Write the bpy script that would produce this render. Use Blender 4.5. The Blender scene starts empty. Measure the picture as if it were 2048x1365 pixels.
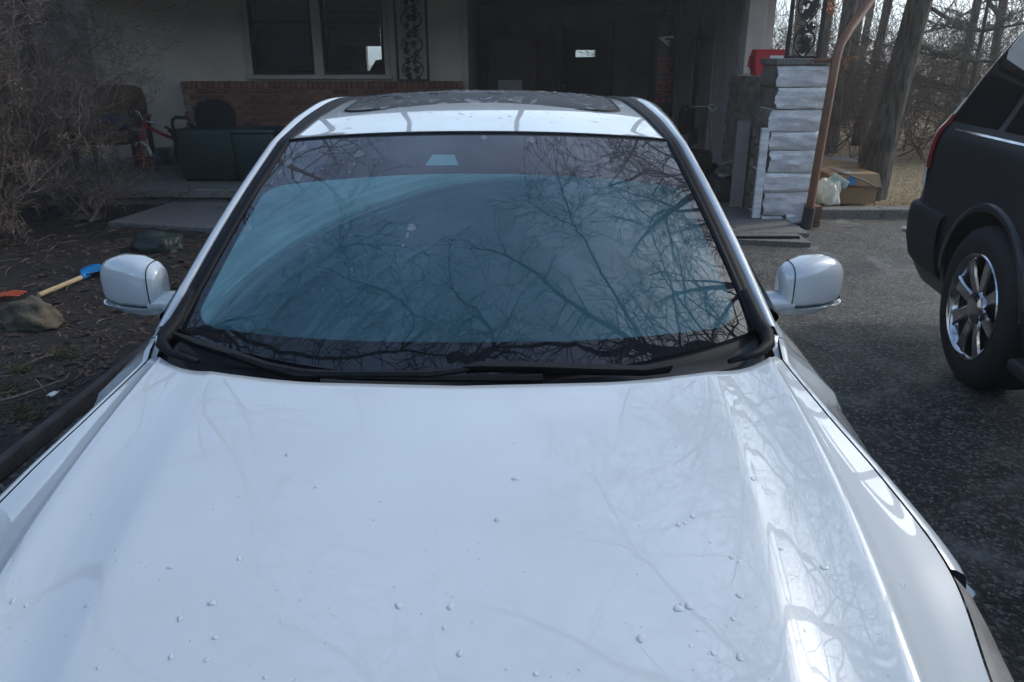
import bpy, bmesh, math, random
import numpy as np
from mathutils import Vector, Matrix, noise as mnoise
R = math.radians
scene = bpy.context.scene
COL = scene.collection

# ------------------------------------------------------------------ camera, sky, sun, exposure
EYE = 1.6
PITCH = R(20.5)
FPX = 1538.0
cam_d = bpy.data.cameras.new('camera')
cam_d.sensor_width = 36.0
cam_d.lens = 36.0 * FPX / 2048.0
cam_d.clip_start = 0.02
cam_d.clip_end = 2000.0
cam = bpy.data.objects.new('camera', cam_d)
cam.location = (0, 0, EYE)
cam.rotation_euler = (R(90) - PITCH, 0, 0)
COL.objects.link(cam)
scene.camera = cam

SUN_AZ, SUN_EL = 67.0, 36.0          # degrees right of straight ahead, degrees above the horizon
world = bpy.data.worlds.new('World')
scene.world = world
world.use_nodes = True
wn, wl = world.node_tree.nodes, world.node_tree.links
wn.clear()
w_out = wn.new('ShaderNodeOutputWorld')
w_bg = wn.new('ShaderNodeBackground')
w_bg.inputs['Strength'].default_value = 0.15
sky = wn.new('ShaderNodeTexSky')
sky.sky_type = 'NISHITA'
sky.sun_disc = False
sky.sun_elevation = R(SUN_EL)
sky.sun_rotation = R(SUN_AZ)
sky.altitude = 100
sky.air_density = 1.0
sky.dust_density = 2.2
sky.ozone_density = 1.5
w_tc = wn.new('ShaderNodeTexCoord')
w_map = wn.new('ShaderNodeMapping')
w_map.inputs['Scale'].default_value = (1.0, 1.0, 2.2)
w_noise = wn.new('ShaderNodeTexNoise')
w_noise.inputs['Scale'].default_value = 2.1
w_noise.inputs['Detail'].default_value = 7.0
w_noise.inputs['Roughness'].default_value = 0.55
w_noise.inputs['Distortion'].default_value = 0.4
w_ramp = wn.new('ShaderNodeValToRGB')
w_ramp.color_ramp.elements[0].position = 0.42
w_ramp.color_ramp.elements[0].color = (0, 0, 0, 1)
w_ramp.color_ramp.elements[1].position = 0.74
w_ramp.color_ramp.elements[1].color = (0.75, 0.75, 0.75, 1)
w_add = wn.new('ShaderNodeMix')
w_add.data_type = 'RGBA'
w_cl = wn.new('ShaderNodeMix')          # cloud = brighter, whiter version of the sky it hangs in
w_cl.data_type = 'RGBA'
w_cl.blend_type = 'MULTIPLY'
w_cl.inputs[0].default_value = 1.0
w_cl.inputs[7].default_value = (2.9, 2.65, 2.4, 1)
wl.new(w_tc.outputs['Generated'], w_map.inputs['Vector'])
wl.new(w_map.outputs[0], w_noise.inputs['Vector'])
wl.new(w_noise.outputs['Fac'], w_ramp.inputs['Fac'])
wl.new(sky.outputs[0], w_cl.inputs[6])
wl.new(w_ramp.outputs[0], w_add.inputs[0])
wl.new(sky.outputs[0], w_add.inputs[6])
wl.new(w_cl.outputs[2], w_add.inputs[7])
# whitish winter haze low over the horizon, the same all round
w_sep = wn.new('ShaderNodeSeparateXYZ'); wl.new(w_tc.outputs['Generated'], w_sep.inputs[0])
w_mr = wn.new('ShaderNodeMapRange'); w_mr.interpolation_type = 'SMOOTHSTEP'
w_mr.inputs[1].default_value = 0.0; w_mr.inputs[2].default_value = 0.55; w_mr.inputs[3].default_value = 0.85; w_mr.inputs[4].default_value = 0.0
wl.new(w_sep.outputs[2], w_mr.inputs[0])
w_hz = wn.new('ShaderNodeMix'); w_hz.data_type = 'RGBA'
w_bw = wn.new('ShaderNodeRGBToBW'); wl.new(w_add.outputs[2], w_bw.inputs[0])
w_cm = wn.new('ShaderNodeMix'); w_cm.data_type = 'RGBA'; w_cm.blend_type = 'MULTIPLY'; w_cm.inputs[0].default_value = 1.0
w_cm.inputs[7].default_value = (1.50, 1.58, 1.68, 1)
wl.new(w_bw.outputs[0], w_cm.inputs[6]); wl.new(w_cm.outputs[2], w_hz.inputs[7])
wl.new(w_mr.outputs[0], w_hz.inputs[0]); wl.new(w_add.outputs[2], w_hz.inputs[6])
w_wb = wn.new('ShaderNodeMix'); w_wb.data_type = 'RGBA'; w_wb.blend_type = 'MULTIPLY'; w_wb.inputs[0].default_value = 1.0
w_wb.inputs[7].default_value = (0.90, 1.0, 1.05, 1)      # the photograph's cool white balance
wl.new(w_hz.outputs[2], w_wb.inputs[6])
wl.new(w_wb.outputs[2], w_bg.inputs['Color'])
wl.new(w_bg.outputs[0], w_out.inputs['Surface'])

sun_d = bpy.data.lights.new('sun', 'SUN')
sun_d.energy = 1.0
sun_d.angle = R(3.0)
sun_d.color = (1.0, 0.95, 0.87)
sun = bpy.data.objects.new('sun', sun_d)
sun.rotation_euler = (R(90 - SUN_EL), 0, R(180 - SUN_AZ))
sun.location = (8, 8, 12)
COL.objects.link(sun)

scene.view_settings.view_transform = 'Standard'
scene.view_settings.look = 'None'
scene.view_settings.exposure = 0.52
scene.view_settings.gamma = 1.0
scene.view_settings.use_curve_mapping = False
scene.cycles.max_bounces = 8
scene.cycles.transparent_max_bounces = 16
scene.cycles.caustics_reflective = False
scene.cycles.caustics_refractive = False

# ------------------------------------------------------------------ helpers
_s, _c = math.sin(PITCH), math.cos(PITCH)
def at_depth(px, py, y):
    """the point of the place seen at a spot of the photograph when it stands y metres ahead"""
    u = (px - 1024.0) / FPX; v = (py - 682.5) / FPX
    t = y / (_c - v * _s)
    return Vector((u * t, y, EYE - t * (_s + v * _c)))
def at_height(px, py, z):
    u = (px - 1024.0) / FPX; v = (py - 682.5) / FPX
    t = (EYE - z) / (_s + v * _c)
    return Vector((u * t, t * (_c - v * _s), z))

def curve(xs, ys):
    """smooth interpolation through knots"""
    xs = np.array(xs, float); ys = np.array(ys, float)
    d = np.diff(ys) / np.diff(xs)
    m = np.empty(len(xs)); m[0] = d[0]; m[-1] = d[-1]
    for i in range(1, len(xs) - 1):
        m[i] = 0 if d[i-1] * d[i] <= 0 else 2 * d[i-1] * d[i] / (d[i-1] + d[i])
    def f(x):
        x = min(max(x, xs[0]), xs[-1])
        i = int(min(max(np.searchsorted(xs, x) - 1, 0), len(xs) - 2))
        h = xs[i+1] - xs[i]; t = (x - xs[i]) / h
        return float((2*t**3-3*t*t+1)*ys[i] + (t**3-2*t*t+t)*h*m[i] + (-2*t**3+3*t*t)*ys[i+1] + (t**3-t*t)*h*m[i+1])
    return f

class MB:
    """collects geometry for one mesh object"""
    def __init__(self): self.v = []; self.f = []; self.uv = None
    def quadgrid(self, rows, close_u=False, flip=False):
        b = len(self.v); n = len(rows[0])
        for r in rows: self.v.extend([tuple(p) for p in r])
        for i in range(len(rows) - 1):
            for j in range(n if close_u else n - 1):
                j2 = (j + 1) % n
                q = (b+i*n+j, b+i*n+j2, b+(i+1)*n+j2, b+(i+1)*n+j)
                self.f.append(q[::-1] if flip else q)
        return self
    def poly(self, pts, flip=False):
        b = len(self.v); self.v.extend([tuple(p) for p in pts])
        q = tuple(range(b, b + len(pts))); self.f.append(q[::-1] if flip else q); return self
    def box(self, lo, hi, m=None):
        x0,y0,z0 = lo; x1,y1,z1 = hi
        p = [(x0,y0,z0),(x1,y0,z0),(x1,y1,z0),(x0,y1,z0),(x0,y0,z1),(x1,y0,z1),(x1,y1,z1),(x0,y1,z1)]
        if m is not None: p = [tuple(m @ Vector(q)) for q in p]
        b = len(self.v); self.v.extend(p)
        for q in ((0,3,2,1),(4,5,6,7),(0,1,5,4),(1,2,6,5),(2,3,7,6),(3,0,4,7)): self.f.append(tuple(b+i for i in q))
        return self
    def cbox(self, c, size, m=None, rot=None):
        h = Vector(size) / 2
        mm = Matrix.Translation(Vector(c))
        if rot is not None: mm = mm @ rot
        return self.box(-h, h, mm)
    def tube(self, pts, rad, n=8, cap=True):
        pts = [Vector(p) for p in pts]
        if not hasattr(rad, '__len__'): rad = [rad] * len(pts)
        b = len(self.v); ref = None
        for i, p in enumerate(pts):
            d = (pts[min(i+1, len(pts)-1)] - pts[max(i-1, 0)])
            if d.length < 1e-9: d = Vector((0,0,1))
            d.normalize()
            if ref is None:
                ref = Vector((1,0,0)) if abs(d.x) < .8 else Vector((0,1,0))
            u = (ref - d * ref.dot(d))
            if u.length < 1e-6: u = d.orthogonal()
            u.normalize(); w = d.cross(u); ref = u
            for k in range(n):
                a = 2*math.pi*k/n
                self.v.append(tuple(p + (u*math.cos(a) + w*math.sin(a)) * rad[i]))
        for i in range(len(pts)-1):
            for k in range(n):
                k2 = (k+1) % n
                self.f.append((b+i*n+k, b+i*n+k2, b+(i+1)*n+k2, b+(i+1)*n+k))
        if cap:
            self.f.append(tuple(b+k for k in range(n))[::-1])
            e = b+(len(pts)-1)*n
            self.f.append(tuple(e+k for k in range(n)))
        return self
    def lathe(self, prof, n=32, m=None, closed=False):
        """prof: (radius, axial) pairs, axis = x"""
        b = len(self.v)
        for r, a in prof:
            for k in range(n):
                t = 2*math.pi*k/n
                p = Vector((a, r*math.cos(t), r*math.sin(t)))
                self.v.append(tuple(m @ p if m is not None else p))
        for i in range(len(prof)-1):
            for k in range(n):
                k2 = (k+1) % n
                self.f.append((b+i*n+k, b+(i+1)*n+k, b+(i+1)*n+k2, b+i*n+k2))
        return self
    def ball(self, c, r, nu=10, nv=6, m=None):
        b = len(self.v); c = Vector(c)
        if not hasattr(r, '__len__'): r = (r, r, r)
        rows = []
        for i in range(nv+1):
            ph = math.pi*i/nv
            row = []
            for k in range(nu):
                t = 2*math.pi*k/nu
                p = Vector((r[0]*math.sin(ph)*math.cos(t), r[1]*math.sin(ph)*math.sin(t), r[2]*math.cos(ph)))
                row.append(c + (m @ p if m is not None else p))
            rows.append(row)
        return self.quadgrid(rows, close_u=True)
    def prism(self, pts2, a0, a1, axis='y'):
        """extrude an outline; pts2 are (x,z) for axis y, (y,z) for axis x, (x,y) for axis z"""
        def mk(p, a):
            return {'y': (p[0], a, p[1]), 'x': (a, p[0], p[1]), 'z': (p[0], p[1], a)}[axis]
        n = len(pts2); b = len(self.v)
        self.v.extend([mk(p, a0) for p in pts2] + [mk(p, a1) for p in pts2])
        self.f.append(tuple(range(b, b+n))); self.f.append(tuple(range(b+n, b+2*n))[::-1])
        for i in range(n):
            j = (i+1) % n
            self.f.append((b+i, b+n+i, b+n+j, b+j))
        return self
    def build(self, name, mat, parent=None, smooth=False, bevel=0.0, off=None, sharp=None, solid=0.0, subd=0, weld=False, bake=False):
        me = bpy.data.meshes.new(name)
        o = Vector(off) if off is not None else (Vector(parent['_o']) if parent is not None and '_o' in parent else Vector((0,0,0)))
        me.from_pydata([tuple(Vector(p) - o) for p in self.v], [], self.f)
        if self.uv is not None:
            ul = me.uv_layers.new(name='UVMap')
            idx = np.empty(len(me.loops), dtype=np.int32); me.loops.foreach_get('vertex_index', idx)
            ul.data.foreach_set('uv', np.array(self.uv, dtype=np.float32)[idx].ravel())
        bm = bmesh.new(); bm.from_mesh(me)
        if weld: bmesh.ops.remove_doubles(bm, verts=bm.verts, dist=1e-4)
        if len(bm.faces) < 60000: bmesh.ops.recalc_face_normals(bm, faces=bm.faces)
        if bake: bmesh.ops.bevel(bm, geom=list(bm.edges), offset=bevel, segments=1, affect='EDGES', profile=.5); bevel = 0.0
        bm.to_mesh(me); bm.free()
        if smooth:
            me.shade_smooth()
            if sharp: me.set_sharp_from_angle(angle=R(sharp))
        mats = mat if isinstance(mat, (list, tuple)) else [mat]
        for m in mats: me.materials.append(m)
        ob = bpy.data.objects.new(name, me); COL.objects.link(ob)
        if bevel:
            md = ob.modifiers.new('bevel', 'BEVEL'); md.width = bevel; md.segments = 2; md.limit_method = 'ANGLE'; md.angle_limit = R(40)
        if solid:
            md = ob.modifiers.new('solid', 'SOLIDIFY'); md.thickness = solid; md.offset = -1
        if subd:
            md = ob.modifiers.new('subd', 'SUBSURF'); md.levels = subd; md.render_levels = subd
        if parent is not None:
            ob.parent = parent
            ob['_o'] = tuple(o)
        return ob

def tag(o, label=None, cat=None, group=None, kind=None):
    if label: o['label'] = label
    if cat: o['category'] = cat
    if group: o['group'] = group
    if kind: o['kind'] = kind
    return o
def thing(name, label, cat, loc=(0,0,0), rz=0.0, group=None, local=False):
    """Empty at the base of a thing; its parts are given in world coordinates unless local"""
    o = bpy.data.objects.new(name, None); COL.objects.link(o)
    o.empty_display_size = .1
    o.location = loc; o.rotation_euler = (0,0,rz)
    o['_o'] = (0.0,0.0,0.0) if local else tuple(loc)
    return tag(o, label, cat, group)
def share(name, src, parent, loc, rot=(0,0,0), scale=(1,1,1)):
    o = bpy.data.objects.new(name, src.data); COL.objects.link(o)
    o.parent = parent; o.location = loc; o.rotation_euler = rot; o.scale = scale
    return o
def copy_tree(o, parent=None):
    c = o.copy(); COL.objects.link(c); c.parent = parent
    for ch in list(o.children): copy_tree(ch, c)
    return c

# ------------------------------------------------------------------ materials
def material(name, col, rough=.6, metal=0.0, spec=.5, coat=0.0, var=0.0, scale=8.0, bump=0.0, bscale=60.0, col2=None, obj_var=0.0, trans=0.0, ior=1.5, detail=5.0, stretch=(1,1,1), rvar=0.0):
    m = bpy.data.materials.new(name); m.use_nodes = True
    nt = m.node_tree; b = nt.nodes['Principled BSDF']
    b.inputs['Base Color'].default_value = (*col, 1)
    b.inputs['Roughness'].default_value = rough
    b.inputs['Metallic'].default_value = metal
    b.inputs['Specular IOR Level'].default_value = spec
    b.inputs['IOR'].default_value = ior
    b.inputs['Coat Weight'].default_value = coat
    b.inputs['Coat Roughness'].default_value = .012
    b.inputs['Coat IOR'].default_value = 1.75
    b.inputs['Transmission Weight'].default_value = trans
    need = var or bump or col2 or rvar
    if need:
        tc = nt.nodes.new('ShaderNodeTexCoord')
        mp = nt.nodes.new('ShaderNodeMapping'); mp.inputs['Scale'].default_value = stretch
        nt.links.new(tc.outputs['Object'], mp.inputs['Vector'])
    src = None
    if var or col2:
        n = nt.nodes.new('ShaderNodeTexNoise'); n.inputs['Scale'].default_value = scale; n.inputs['Detail'].default_value = detail; n.inputs['Roughness'].default_value = .62
        nt.links.new(mp.outputs[0], n.inputs['Vector'])
        r = nt.nodes.new('ShaderNodeValToRGB')
        c2 = col2 if col2 else tuple(max(0, x*(1-var)) for x in col)
        r.color_ramp.elements[0].position = .36; r.color_ramp.elements[0].color = (*c2, 1)
        r.color_ramp.elements[1].position = .64; r.color_ramp.elements[1].color = (*[min(1, x*(1+var*.4)) for x in col], 1)
        nt.links.new(n.outputs['Fac'], r.inputs['Fac'])
        src = r.outputs['Color']
        if rvar:
            mr = nt.nodes.new('ShaderNodeMapRange'); mr.inputs['To Min'].default_value = max(0, rough - rvar); mr.inputs['To Max'].default_value = min(1, rough + rvar)
            nt.links.new(n.outputs['Fac'], mr.inputs['Value']); nt.links.new(mr.outputs[0], b.inputs['Roughness'])
    if obj_var:
        oi = nt.nodes.new('ShaderNodeObjectInfo')
        hv = nt.nodes.new('ShaderNodeHueSaturation')
        mr = nt.nodes.new('ShaderNodeMapRange'); mr.inputs['To Min'].default_value = 1 - obj_var; mr.inputs['To Max'].default_value = 1 + obj_var
        nt.links.new(oi.outputs['Random'], mr.inputs['Value']); nt.links.new(mr.outputs[0], hv.inputs['Value'])
        if src is not None: nt.links.new(src, hv.inputs['Color'])
        else: hv.inputs['Color'].default_value = (*col, 1)
        src = hv.outputs['Color']
    if src is not None: nt.links.new(src, b.inputs['Base Color'])
    if bump:
        n2 = nt.nodes.new('ShaderNodeTexNoise'); n2.inputs['Scale'].default_value = bscale; n2.inputs['Detail'].default_value = 4
        nt.links.new(mp.outputs[0], n2.inputs['Vector'])
        bp = nt.nodes.new('ShaderNodeBump'); bp.inputs['Strength'].default_value = bump; bp.inputs['Distance'].default_value = .01
        nt.links.new(n2.outputs['Fac'], bp.inputs['Height']); nt.links.new(bp.outputs[0], b.inputs['Normal'])
    return m

M = {}
M['paint'] = material('white_car_paint', (.58,.62,.635), rough=.28, spec=.5, coat=1.0)
M['trim'] = material('black_rubber_trim', (.010,.011,.013), rough=.62, spec=.2, var=.3, scale=40)
M['cowl'] = material('cowl_plastic', (.012,.013,.016), rough=.65, spec=.3, bump=.15, bscale=300)
M['gloss_black'] = material('gloss_black', (.008,.008,.01), rough=.08)
M['dark_glass'] = material('dark_glass', (.006,.008,.01), rough=.02, spec=.6)
M['interior'] = material('interior_grey', (.05,.05,.055), rough=.8, bump=.2, bscale=200)
M['rubber'] = material('tyre_rubber', (.016,.016,.017), rough=.75, bump=.2, bscale=120, var=.3, scale=20)
M['chrome'] = material('chrome', (.62,.63,.66), rough=.12, metal=1.0, var=.25, scale=9, rvar=.06)
M['silver'] = material('silver_alloy', (.45,.46,.48), rough=.3, metal=1.0)
M['suv'] = material('dark_suv_paint', (.022,.024,.026), rough=.4, coat=.25, spec=.3, var=.2, scale=3)
M['suv_plastic'] = material('dark_plastic', (.018,.018,.02), rough=.6)
M['red_lens'] = material('red_lens', (.33,.010,.014), rough=.08, coat=1.0)
M['clear_lens'] = material('clear_lens', (.55,.55,.56), rough=.1, coat=1.0)
M['mirror'] = material('mirror_glass', (.8,.82,.85), rough=.02, metal=1.0)
def water_material(refracted_white=.38):
    m = bpy.data.materials.new('water'); m.use_nodes = True; nt = m.node_tree; nt.nodes.clear()
    o = nt.nodes.new('ShaderNodeOutputMaterial'); g = nt.nodes.new('ShaderNodeBsdfGlossy'); g.inputs['Roughness'].default_value = .02
    t0 = nt.nodes.new('ShaderNodeBsdfTransparent'); df2 = nt.nodes.new('ShaderNodeBsdfDiffuse'); df2.inputs[0].default_value = (.95,.97,1,1)  # white diffuse share paints in the light refracted through each drop
    t = nt.nodes.new('ShaderNodeMixShader'); t.inputs[0].default_value = refracted_white; nt.links.new(t0.outputs[0], t.inputs[1]); nt.links.new(df2.outputs[0], t.inputs[2]); f = nt.nodes.new('ShaderNodeFresnel'); f.inputs[0].default_value = 1.22; mx = nt.nodes.new('ShaderNodeMixShader')
    nt.links.new(f.outputs[0], mx.inputs[0]); nt.links.new(t.outputs[0], mx.inputs[1]); nt.links.new(g.outputs[0], mx.inputs[2]); nt.links.new(mx.outputs[0], o.inputs[0]); return m
M['water'] = water_material(.30); M['water_clear'] = water_material(.05)
M['lamp_in'] = material('lamp_reflector', (.34,.32,.29), rough=.45, var=.3, scale=14)

# ------------------------------------------------------------------ the white car in the foreground
CX0 = -0.11
car = thing('parked_car', 'white sedan with a dark glass sunroof, wet hood nearest the camera', 'car', (CX0, 2.5, 0))
f_xc = curve([.2,.45,.79,1.16,1.45,1.75], [.40,.44,.485,.525,.545,.56])      # inner crease
f_xr = curve([.2,.45,.79,1.13,1.45,1.75], [.56,.60,.65,.682,.702,.715])      # ridge
f_xs = curve([.2,.4,.6,.88,1.055,1.26,1.45,1.70,1.9], [.58,.68,.745,.80,.828,.795,.762,.742,.735])  # shut line
f_zc = curve([.15,.25,.4,.6,.8,.95,1.2,1.455,1.75], [.60,.665,.735,.803,.852,.883,.925,.957,.982])
f_A = curve([.2,.5,.8,1.055,1.26,1.45,1.75], [2.4,2.2,2.0,1.5,.8,.42,.15])
f_hin = curve([0,.2,.4,.55,.585,.605,.63,.68,.73,.78,.82,.84,.86,1.0], [0,-.002,-.0065,-.0125,-.0150,-.0180,-.0225,-.0300,-.0345,-.0362,-.0366,-.0378,-.0400,-.043])
f_hout = curve([0,.84,.87,.93,1.0], [0,0,-.007,-.022,-.036])
f_yr = curve([0,.3,.5,.6,.68,.742], [1.455,1.478,1.53,1.58,1.635,1.70])
f_yf = curve([0,.3,.5,.68,.75], [.24,.28,.35,.47,.55])
def hood_x(q, y):
    a, b, c_ = f_xc(y), f_xr(y), f_xs(y)
    if q <= .6: return q/.6*a
    if q <= .84: return a + (q-.6)/.24*(b-a)
    return b + (q-.84)/.16*(c_-b)
def hood_q(x, y):
    a, b, c_ = f_xc(y), f_xr(y), f_xs(y); x = abs(x)
    if x <= a: return x/a*.6
    if x <= b: return .6 + (x-a)/(b-a)*.24
    return min(1.0, .84 + (x-b)/(c_-b)*.16)
def hood_h(q, y): return f_zc(y) + f_hin(q) + f_A(y)*f_hout(q)
def hood_z(x, y): return hood_h(hood_q(x, y), y)
def hood_pt(sq, t):
    q = abs(sq); y0 = 1.5; y1 = .3
    for _ in range(6): y0 = f_yr(hood_x(q, y0)); y1 = f_yf(hood_x(q, y1))
    y = y0*(1-t) + y1*t
    return Vector((CX0 + math.copysign(hood_x(q, y), sq), y, hood_h(q, y)))
qs = [i/40*.52 for i in range(40)] + [.52+i/24*.16 for i in range(24)] + [.68+i/14*.11 for i in range(14)] + [.79+i/24*.21 for i in range(25)]
sq = [-q for q in reversed(qs[1:])] + qs
mb = MB().quadgrid([[hood_pt(s_, t/56) for s_ in sq] for t in range(57)])
# rolled rear lip and front lip
rear = [hood_pt(s_, 0) for s_ in sq]
mb.quadgrid([rear, [p + Vector((0,.006,-.004)) for p in rear], [p + Vector((0,.004,-.02)) for p in rear]])
hood = mb.build('hood', M['paint'], car, smooth=True, weld=True, sharp=50)

# fenders: from the shut line over the shoulder and down to the wheel arch
f_xo = curve([.2,.5,.8,1.05,1.3,1.8,2.6,3.6,4.4,4.9], [.62,.80,.855,.885,.905,.922,.925,.925,.90,.82])
WF, WR_ = 1.03, 3.81
def low_edge(y, zs=.24):
    z = zs
    for w in (WF, WR_):
        d = abs(y - w)
        if d < .375: z = max(z, .33 + math.sqrt(.375**2 - d*d))
    return z
def spline(pts, n):
    pts = [np.array(p, float) for p in pts]
    P = [2*pts[0]-pts[1]] + pts + [2*pts[-1]-pts[-2]]
    out = []
    for i in range(n):
        u = i/(n-1)*(len(pts)-1); k = min(int(u), len(pts)-2); t = u-k
        a,b,c_,d = P[k],P[k+1],P[k+2],P[k+3]
        out.append(.5*((2*b)+(c_-a)*t+(2*a-5*b+4*c_-d)*t*t+(3*b-a-3*c_+d)*t**3))
    return out
f_rin = curve([1.70,1.80,1.95,2.6,3.8,4.9], [.742,.765,.785,.79,.79,.74])
def shoulder(y):
    if y <= 1.70: xs, zs = f_xs(y), hood_h(1.0, y)
    else: xs, zs = f_rin(y), .945 + .02*min(1, (y-1.7)/1.5)
    return xs, zs
def side_row(sg, y, n=18):
    xs, zs = shoulder(y); xo = f_xo(y); zl = low_edge(y)
    p = [(xs+.005, zs-.001), (xs+.02, zs-.006), (min(xs+.04, xo-.02), zs-.030), (xo-.012, zs-.14), (xo, max(.64, zl+.05)), (xo-.012, max(.45, zl+.02)), (xo-.035, zl)]
    return [(CX0 + sg*a, y, b) for a, b in spline(p, n)]
for sg in (-1, 1):
    ys = [1.055 + i/30*(1.775-1.055) for i in range(31)]
    MB().quadgrid([side_row(sg, y) for y in ys]).build('front_fender', M['paint'], car, smooth=True)
    for (a, b) in ((1.781, 2.79), (2.796, 3.74)):
        d = MB().quadgrid([side_row(sg, a+(b-a)*i/16) for i in range(17)]).build('door', M['paint'], car, smooth=True)
        MB().tube([(CX0+sg*.925, b-.22, .80), (CX0+sg*.95, b-.2, .80), (CX0+sg*.95, b-.05, .80), (CX0+sg*.925, b-.03, .80)], .012, 8).build('handle', M['paint'], d, smooth=True)
    MB().quadgrid([side_row(sg, 3.746+(4.93-3.746)*i/30) for i in range(31)]).build('rear_fender', M['paint'], car, smooth=True)

# windshield
def ws(s, t):
    b = np.array([.700*s, 1.525+.235*abs(s)**2.2, .948+.022*abs(s)**2])
    h = np.array([.615*s, 2.43+.15*abs(s)**2.2, 1.372-.038*abs(s)**2.2])
    p = b*(1-t) + h*t
    k = .024*math.sin(math.pi*min(max(t,0),1))*(1-.35*s*s)
    return Vector((CX0+p[0], p[1]-k*.42, p[2]+k*.9))
NS, NT = 40, 30
mb = MB(); mb.quadgrid([[ws(-1+2*i/NS, j/NT) for i in range(NS+1)] for j in range(NT+1)])
mb.uv = [(i/NS, j/NT) for j in range(NT+1) for i in range(NS+1)]
# glass with a ceramic border, tinted top band, dew film wiped by the blades
def windshield_material():
    m = bpy.data.materials.new('windshield_glass'); m.use_nodes = True
    nt = m.node_tree; N = nt.nodes; L = nt.links; N.clear()
    def val(x):
        n = N.new('ShaderNodeValue'); n.outputs[0].default_value = x; return n.outputs[0]
    def mt(op, a, b=None, c=None, clamp=False):
        n = N.new('ShaderNodeMath'); n.operation = op; n.use_clamp = clamp
        for i, x in enumerate((a, b, c)):
            if x is None: continue
            if isinstance(x, (int, float)): n.inputs[i].default_value = x
            else: L.new(x, n.inputs[i])
        return n.outputs[0]
    def step(x, a, b):
        n = N.new('ShaderNodeMapRange'); n.interpolation_type = 'SMOOTHSTEP'; L.new(x, n.inputs[0])
        n.inputs[1].default_value = a; n.inputs[2].default_value = b; return n.outputs[0]
    def nz(vec, scale, detail=3.0, rough=.55):
        n = N.new('ShaderNodeTexNoise'); n.inputs['Scale'].default_value = scale; n.inputs['Detail'].default_value = detail; n.inputs['Roughness'].default_value = rough
        L.new(vec, n.inputs['Vector']); return n.outputs['Fac']
    def comb(x, y, z=0.0):
        n = N.new('ShaderNodeCombineXYZ')
        for i, v in enumerate((x, y, z)):
            if isinstance(v, (int, float)): n.inputs[i].default_value = v
            else: L.new(v, n.inputs[i])
        return n.outputs[0]
    uvn = N.new('ShaderNodeUVMap'); sp = N.new('ShaderNodeSeparateXYZ'); L.new(uvn.outputs[0], sp.inputs[0])
    U, V = sp.outputs[0], sp.outputs[1]
    s = mt('MULTIPLY_ADD', U, 2.0, -1.0)
    s2 = mt('MULTIPLY', s, s)
    # clear opening inside the printed border
    top = mt('MULTIPLY_ADD', s2, -.085, .755)
    bot = mt('MULTIPLY_ADD', s2, -.065, .095)
    side = mt('ABSOLUTE', s)
    hv = mt('MULTIPLY', mt('ADD', top, bot), .5)
    hh = mt('MULTIPLY', mt('SUBTRACT', top, bot), .5)
    # rounded rectangle distance
    dx = mt('MULTIPLY', mt('SUBTRACT', side, .955-.10), .68)
    dy = mt('SUBTRACT', mt('ABSOLUTE', mt('SUBTRACT', V, hv)), mt('SUBTRACT', hh, .07))
    dd = mt('SQRT', mt('ADD', mt('POWER', mt('MAXIMUM', dx, 0.0), 2.0), mt('POWER', mt('MAXIMUM', dy, 0.0), 2.0)))
    clear = mt('SUBTRACT', 1.0, step(dd, .066, .072))
    # wiped sector round the wiper spindle
    mx = mt('MULTIPLY', mt('SUBTRACT', s, .38), .68)
    my = mt('MULTIPLY', mt('SUBTRACT', V, -.14), 1.0)
    rr = mt('SQRT', mt('ADD', mt('POWER', mx, 2.0), mt('POWER', my, 2.0)))
    ang = mt('ARCTAN2', my, mx)
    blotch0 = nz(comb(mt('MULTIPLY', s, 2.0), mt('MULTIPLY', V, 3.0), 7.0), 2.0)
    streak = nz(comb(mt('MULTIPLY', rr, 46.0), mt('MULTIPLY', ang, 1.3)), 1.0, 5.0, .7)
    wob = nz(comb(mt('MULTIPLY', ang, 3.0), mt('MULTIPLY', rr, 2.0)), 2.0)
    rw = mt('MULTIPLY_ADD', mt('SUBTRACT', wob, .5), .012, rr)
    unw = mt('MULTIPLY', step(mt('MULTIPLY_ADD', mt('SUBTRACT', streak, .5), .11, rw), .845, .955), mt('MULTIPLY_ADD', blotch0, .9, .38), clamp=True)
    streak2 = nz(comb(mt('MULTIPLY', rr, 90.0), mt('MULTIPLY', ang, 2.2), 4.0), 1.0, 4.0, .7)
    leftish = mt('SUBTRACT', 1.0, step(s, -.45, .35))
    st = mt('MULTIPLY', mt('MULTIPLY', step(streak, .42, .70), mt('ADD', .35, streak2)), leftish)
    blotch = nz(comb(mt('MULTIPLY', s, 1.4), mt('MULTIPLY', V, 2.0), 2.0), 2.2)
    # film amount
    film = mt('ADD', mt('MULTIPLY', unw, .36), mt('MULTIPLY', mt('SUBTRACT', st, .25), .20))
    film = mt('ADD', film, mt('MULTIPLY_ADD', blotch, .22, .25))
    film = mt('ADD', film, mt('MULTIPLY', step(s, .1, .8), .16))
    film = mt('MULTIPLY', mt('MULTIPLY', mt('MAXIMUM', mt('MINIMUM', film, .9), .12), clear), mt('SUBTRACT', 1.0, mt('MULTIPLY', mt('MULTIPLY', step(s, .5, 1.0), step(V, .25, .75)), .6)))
    # dust specks everywhere
    spk = nz(comb(mt('MULTIPLY', s, 60.0), mt('MULTIPLY', V, 80.0), 1.0), 3.0, 2.0)
    dust = mt('MULTIPLY', step(spk, .66, .8), .18)
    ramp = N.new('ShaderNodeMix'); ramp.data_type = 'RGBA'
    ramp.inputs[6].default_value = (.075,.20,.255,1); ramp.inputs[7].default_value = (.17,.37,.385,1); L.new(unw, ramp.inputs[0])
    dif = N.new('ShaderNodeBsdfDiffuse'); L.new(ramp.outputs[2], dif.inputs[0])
    border = N.new('ShaderNodeBsdfDiffuse')
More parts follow.
